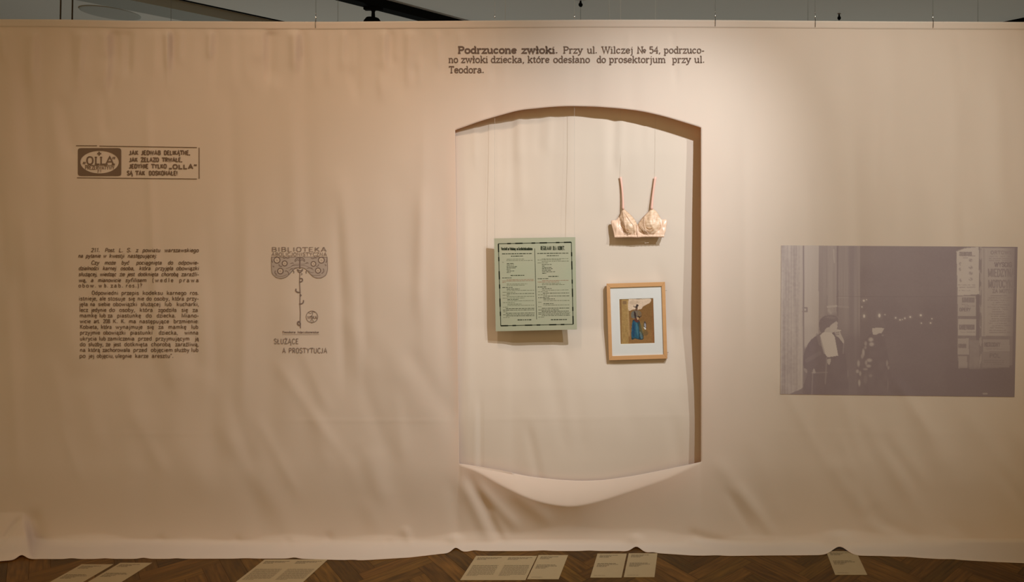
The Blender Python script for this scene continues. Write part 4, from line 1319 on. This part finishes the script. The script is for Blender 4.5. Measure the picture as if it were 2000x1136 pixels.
b.tube([P(1244.5, 438, float(bra_base(438)) - 0.006), P(1244.8, 450, float(bra_base(450)) - 0.008), P(1245, 462, float(bra_base(462)) - 0.009)], 0.0022, 8)
b.build('centre_seam', SATIN, bra, True)
for top, bot, wd, kink in (((1212.0, 345.5), (1217.0, 409.0), 4.6, 1.2), ((1280.0, 345.5), (1272.6, 409.0), 5.0, -0.8)):
    vs, fs = [], []
    for i in range(17):
        t = i / 16
        u = top[0] + (bot[0] - top[0]) * t + kink * math.sin(math.pi * t)
        v = top[1] + (bot[1] - top[1]) * t
        y = YBR - 0.016 + (float(bra_base(409)) - 0.003 - YBR + 0.016) * t
        w_ = wd * (1.0 - 0.25 * math.sin(math.pi * t))
        vs += [P(u - w_ / 2, v, y - 0.0016), P(u, v, y - 0.0022), P(u + w_ / 2, v, y)]
    for i in range(16):
        for j in range(2):
            a = i * 3 + j
            fs.append((a, a + 1, a + 4, a + 3))
    o = mesh('strap', vs, fs, RIBBON, bra, True)
    md = o.modifiers.new('cloth_thickness', 'SOLIDIFY')
    md.thickness = 0.0010

# ------------------------------------------------------------------ ceiling, beam, rails, lamps
ZC = 3.5
b = MB()
b.box(-7.5, 6.5, -4.2, 5.0, ZC, ZC + 0.08)
tag(b.build('ceiling', CEIL), kind='structure')
b = MB()
b.box(-7.5, 6.5, 5.0, 5.1, 0, ZC)
tag(b.build('wall_back', WALL), kind='structure')
b = MB()
b.box(-7.6, -7.5, -4.2, 5.0, 0, ZC)
tag(b.build('wall_left', WALL), kind='structure')
b = MB()
b.box(6.5, 6.6, -4.2, 5.0, 0, ZC)
tag(b.build('wall_right', WALL), kind='structure')

DIRX, DIRY = 0.78, 1.0


def skew_box(b, u_left, u_right, zb, zt, v=20.0, t0=-2.6, t1=1.6):
    """a bar running along the ceiling's slanting direction; its lower edges pass (u_left, v) and (u_right, v) of the picture"""
    a, c = onplane(u_left, v, zb), onplane(u_right, v, zb)
    lo = [(p[0] + DIRX * t, p[1] + DIRY * t, zb) for p, t in ((a, t0), (a, t1), (c, t1), (c, t0))]
    b.hexa(lo, [(x, y, zt) for x, y, z in lo])


b = MB()
skew_box(b, 250, 352, 3.42, ZC + 0.01)
tag(b.build('beam', BEAM), 'wide grey ceiling beam slanting above the curtain, left of the black rail', 'beam')
b = MB()
skew_box(b, 441, 449, 3.494, ZC + 0.004)  # flat black strip standing in for the shadow gap beside the beam
tag(b.build('shadow_gap_strip', BLACK), kind='structure')

rail = MB()
skew_box(rail, 733, 768, 3.425, ZC + 0.002)
rail_o = rail.build('track_rail', BLACK)
tag(rail_o, 'black lighting rail slanting across the ceiling, with a spotlight under it', 'lighting rail', 'black ceiling rails')
a, c = onplane(2012, 42, 3.45), onplane(2112, 22, 3.45)
b = MB()
dx, dy = c[0] - a[0], c[1] - a[1]
ln = math.hypot(dx, dy)
nx_, ny_ = -dy / ln * 0.04, dx / ln * 0.04
lo = [(a[0] - dx, a[1] - dy, 3.45), (c[0] + dx, c[1] + dy, 3.45), (c[0] + dx + nx_, c[1] + dy + ny_, 3.45), (a[0] - dx + nx_, a[1] - dy + ny_, 3.45)]
b.hexa(lo, [(x, y, ZC + 0.002) for x, y, z in lo])
tag(b.build('track_rail', BLACK), 'black lighting rail just peeking over the curtain at far right', 'lighting rail', 'black ceiling rails')

sp = onplane(729, 14, 3.425)
lamp = empty('track_spotlight', (sp[0], sp[1], 3.425), 'black spotlight hanging under the slanting ceiling rail behind the curtain', 'spotlight')
b = MB()
b.box(sp[0] - 0.075, sp[0] + 0.075, sp[1] - 0.02, sp[1] + 0.02, 3.400, 3.426)
b.build('rail_adapter', BLACK, lamp)
b = MB()
b.lathe([(0.016, -0.075), (0.013, -0.02), (0.020, 0.0)], (sp[0], sp[1], 3.402))
b.build('stem', BLACK, lamp, True)
b = MB()
b.lathe([(0.045, -0.32), (0.072, -0.31), (0.074, -0.13), (0.070, -0.085), (0.050, -0.055), (0.016, -0.048)], (sp[0] - 0.005, sp[1], 3.385))
b.build('lamp_head', BLACK, lamp, True)

dc = onplane(216, 27, ZC - 0.012)
b = MB()
b.lathe([(0.200, 0.0), (0.212, 0.003), (0.214, 0.0125)], (dc[0], dc[1], ZC - 0.012), 48)
DISC = noise_mat('ceiling_disc_paint', (0.44, 0.42, 0.37), (0.41, 0.39, 0.34), 3, 0.9)
tag(b.build('ceiling_disc', DISC), 'round greyish disc on the pale ceiling above the curtain, upper left', 'ceiling disc')

for u, v, r, lab in ((1134, 8, 0.018, 'small black ceiling pendant with a thin drop wire, near the centre of the top edge'),
                     (1639, 34, 0.016, 'small black ceiling fitting just above the curtain, right of centre')):
    p = onplane(u, v, ZC - 0.03)
    t = empty('ceiling_fitting', (p[0], p[1], ZC), lab, 'ceiling fitting', 'small black ceiling fittings')
    b = MB()
    b.lathe([(r * 0.55, -0.02), (r, -0.008), (r, 0.004), (r * 0.6, 0.012), (r * 0.35, 0.034)], (p[0], p[1], ZC - 0.033), 16)
    b.build('fitting_body', BLACK, t, True)
    b = MB()
    b.tube([(p[0], p[1], ZC - 0.05), (p[0], p[1], ZC - (0.20 if v < 20 else 0.09))], 0.0016, 6)
    b.build('drop_wire', WIRE, t)

# ------------------------------------------------------------------ wires that carry the curtain, poster and bra
WIRES = [(118, 'c', 0, 'dark cord hanging at far left above the curtain, left one of a pair'),
         (141, 'c', 0, 'dark cord hanging at far left above the curtain, right one of a pair'),
         (334, 'w', 0, 'thin wire reaching the curtain top beside the grey ceiling beam'),
         (617, 'k', 1, 'thin wire with bright clip, left of the black lighting rail'),
         (660, 'w', 0, 'thin plain wire left of the black spotlight, right of a clipped wire'),
         (987, 'p', 0, 'faint pale wire just right of a bright clipped wire, above the heading'),
         (1190, 'p', 0, 'faint pale wire above the curtain, right of the black pendant'),
         (1397, 'k', 1, 'thin wire with bright clip, right of the printed heading'),
         (1578, 'w', 0, 'thin plain dark wire beside a small clipped wire, right half'),
         (1592, 'k', 1, 'thin wire with small clip, left of the right-hand black fitting'),
         (1822, 'k', 1, 'thin wire with bright clip, above the printed photograph, second from right'),
         (1910, 'w', 0, 'thin plain dark wire furthest right above the curtain')]


def wire_thing(u, v_end, y, r, mat, label, clip_v=None, cat='wire', group='wires hanging from the ceiling', bend=0.0, name='hanging_wire'):
    x, _, z0 = P(u, v_end, y)
    t = empty(name, (x, y, z0), label, cat, group)
    b = MB()
    zs = [z0 + (ZC - z0) * i / 10 for i in range(11)]
    b.tube([(x + bend * math.sin(5 * (z - z0)), y, z) for z in zs], r, 6)
    b.build('wire', mat, t, True)
    if clip_v:
        x1, _, z1 = P(u, clip_v, y)
        b = MB()
        b.tube([(x, y, z1 - 0.007), (x, y, z1 - 0.004), (x, y, z1 + 0.004), (x, y, z1 + 0.007)], [0.0014, 0.0030, 0.0030, 0.0014], 10)
        b.tube([(x, y, z1 + 0.016), (x, y, z1 + 0.020)], [0.0024, 0.0024], 10)
        b.build('crimp_clip', STEEL, t, True)
        b = MB()
        b.tube([(x, y - 0.004, z0 - 0.030), (x + 0.001, y - 0.0062, z0 - 0.010), (x + 0.001, y - 0.0052, z0 + 0.004), (x, y, z0 + 0.012)], 0.0011, 6)
        b.build('curtain_hook', WIRE, t, True)
    return t


for u, kind, clip, lab in WIRES:
    v_end = float(V_TOP(u))
    if kind == 'c':
        wire_thing(u, v_end - 0.3, 0.001, 0.0030, CABLE, lab, None, 'cord', 'dark cords at far left', 0.004, 'suspension_line')
    else:
        wire_thing(u, v_end, 0.0005, {'w': 0.0008, 'p': 0.0008, 'k': 0.0008}[kind], WIRE_PALE if kind == 'p' else WIRE, lab, {1: v_end - 9, 0: None}[clip])
for u, v, lab in ((966.5, 465.0, 'thin wire with bright clip carrying the green notice by its left corner'),
                  (1122.0, 463.0, 'thin wire with bright clip carrying the green notice by its right corner')):
    y = PY + 0.002
    x, _, z0 = P(u, v, y)
    t = empty('poster_wire', (x, y, z0), lab, 'wire', 'wires carrying the notice')
    b = MB()
    b.tube([(x, y, z0 - 0.002), (x, y, 0.5 * (z0 + ZC)), (x, y, ZC)], 0.0005, 6)
    b.build('wire', WIRE_PALE, t)
    x1, _, z1 = P(u, 32.0, y)
    b = MB()
    b.tube([(x, y, z1 - 0.008), (x, y, z1 - 0.004), (x, y, z1 + 0.004), (x, y, z1 + 0.008)], [0.0014, 0.0030, 0.0030, 0.0014], 10)
    b.build('crimp_clip', STEEL, t, True)
for u, lab in ((1212.0, 'clear thread holding up the left strap of the bra'), (1280.0, 'clear thread holding up the right strap of the bra')):
    y = YBR - 0.017
    x, _, z0 = P(u, 346.0, y)
    b = MB()
    b.tube([(x, y, z0 - 0.002), (x, y, 0.5 * (z0 + ZC)), (x, y, ZC)], 0.00035, 5)
    tag(b.build('hanging_thread', THREAD), lab, 'thread', 'threads holding the bra')

# ------------------------------------------------------------------ floor: herringbone parquet
def parquet():
    L, Wd = 0.42, 0.07
    c45, s45 = math.cos(math.pi / 4), math.sin(math.pi / 4)
    vs, fs, cols, uvs = [], [], [], []
    r = random.Random(21)
    n = int(L / Wd)
    g = 0.0006
    for a in range(-110, 111):
        for b_ in range(-22, 23):
            for k_ in (0, 1):
                # herringbone in grid units of plank width
                if k_ == 0:
                    x0, y0 = a + n * b_, a - n * b_
                    x1, y1 = x0 + n, y0 + 1
                else:
                    x0, y0 = a + n * b_, a - n * b_ + 1
                    x1, y1 = x0 + 1, y0 + n
                x0, x1, y0, y1 = x0 * Wd + g, x1 * Wd - g, y0 * Wd + g, y1 * Wd - g
                cx, cy = (x0 + x1) / 2, (y0 + y1) / 2
                wx, wy = cx * c45 - cy * s45, cx * s45 + cy * c45
                if not (-5.6 < wx < 4.2 and -3.6 < wy < 3.6):
                    continue
                q_ = [(x0, y0), (x1, y0), (x1, y1), (x0, y1)]
                i0 = len(vs)
                vs += [(x * c45 - y * s45, x * s45 + y * c45, 0.0) for x, y in q_]
                fs.append((i0, i0 + 1, i0 + 2, i0 + 3))
                t = r.uniform(0.55, 1.4)
                cols += [(0.102 * t, 0.047 * t * r.uniform(0.95, 1.05), 0.0085 * t, 1)] * 4
                ox, oy = r.uniform(0, 50), r.uniform(0, 50)
                if k_ == 0:
                    uvs += [(ox, oy), (ox + L * 2, oy), (ox + L * 2, oy + Wd * 24), (ox, oy + Wd * 24)]
                else:
                    uvs += [(ox, oy), (ox, oy + Wd * 24), (ox + L * 2, oy + Wd * 24), (ox + L * 2, oy)]
    me_o = mesh('floor', vs, fs, None)
    me = me_o.data
    at = me.color_attributes.new('picture', 'FLOAT_COLOR', 'POINT')
    at.data.foreach_set('color', np.array(cols, np.float32).ravel())
    ul = me.uv_layers.new(name='grain')
    ul.data.foreach_set('uv', np.array(uvs, np.float32).ravel())
    me.materials.append(attr_mat('oiled_oak_parquet', 0.42, 0.35, (3.0, 0.45)))
    return me_o


tag(parquet(), kind='structure')
b = MB()
b.box(-7.5, 6.5, -4.2, 5.0, -0.08, -0.0012)
tag(b.build('trim_2', noise_mat('dark_underfloor', (0.05, 0.028, 0.012), (0.07, 0.04, 0.016), 6, 0.8)), kind='structure')

# ------------------------------------------------------------------ caption cards lying on the floor
CARDS = [(159.5, 221, 1101.5, 1, 'beige caption card on the floor, furthest left of all'),
         (235, 297, 1098.5, 1, 'beige caption card on the floor, second from the left, beside another card'),
         (517, 640, 1092.0, 2, 'wide beige two-column caption card standing alone on the floor, under the book cover print'),
         (930, 1049, 1085.0, 2, 'wide beige two-column caption card on the floor below the arch, beside a narrow one'),
         (1052, 1109.5, 1083.5, 1, 'narrow beige caption card touching the right side of a wide card below the arch'),
         (1167, 1224, 1080.7, 1, 'left card of a beige pair on the floor below the bra and frame'),
         (1228, 1284, 1080.0, 1, 'right card of a beige pair on the floor below the bra and frame'),
         (1613.5, 1672, 1076.0, 1, 'single beige caption card on the floor at right, half under the lifted hem')]
for ci, (u0, u1, v, cols, lab) in enumerate(CARDS):
    a, c = onplane(u0, v, 0.0015), onplane(u1, v, 0.0015)
    w_ = c[0] - a[0]
    dep = 0.208
    t = empty('caption_card', ((a[0] + c[0]) / 2, a[1] - dep / 2, 0.0), lab, 'caption card', 'caption cards on the floor')
    b = MB()
    b.box(a[0], c[0], a[1] - dep, a[1], 0.0003, 0.0018)
    b.build('card', CARD, t)
    b = MB()
    r = random.Random(ci + 40)

    def tl(x0, x1, yy, th):
        x = x0
        while x < x1 - 0.002:
            n = min(r.uniform(0.006, 0.02), x1 - x)
            b.add([(x, yy, 0.0021), (x + n, yy, 0.0021), (x + n, yy - th, 0.0021), (x, yy - th, 0.0021)], [(0, 1, 2, 3)])
            x += n + r.uniform(0.0014, 0.0024)
    cw = w_ / cols
    for k_ in range(cols):
        x0 = a[0] + cw * k_ + 0.014
        x1 = x0 + cw - 0.026
        if cols == 2:
            for i in range(3):
                tl(x0, x0 + (x1 - x0) * (0.95, 0.8, 0.4)[i], a[1] - 0.016 - i * 0.008, 0.0038)
            for i in range(11):
                tl(x0, x1 if i < 10 else x0 + 0.05, a[1] - 0.085 - i * 0.0085, 0.0030)
        else:
            for i in range(3):
                tl(x0, x0 + (x1 - x0) * (0.75, 0.5, 0.4)[i], a[1] - 0.014 - i * 0.009, 0.0042)
            for i in range(4):
                tl(x0, x0 + (x1 - x0) * (0.75, 0.85, 0.5, 0.4)[i], a[1] - 0.088 - i * 0.009, 0.0042)
            tl(x0, x0 + 0.05, a[1] - dep + 0.016, 0.002)
    b.build('printed_text', CARD_INK, t)
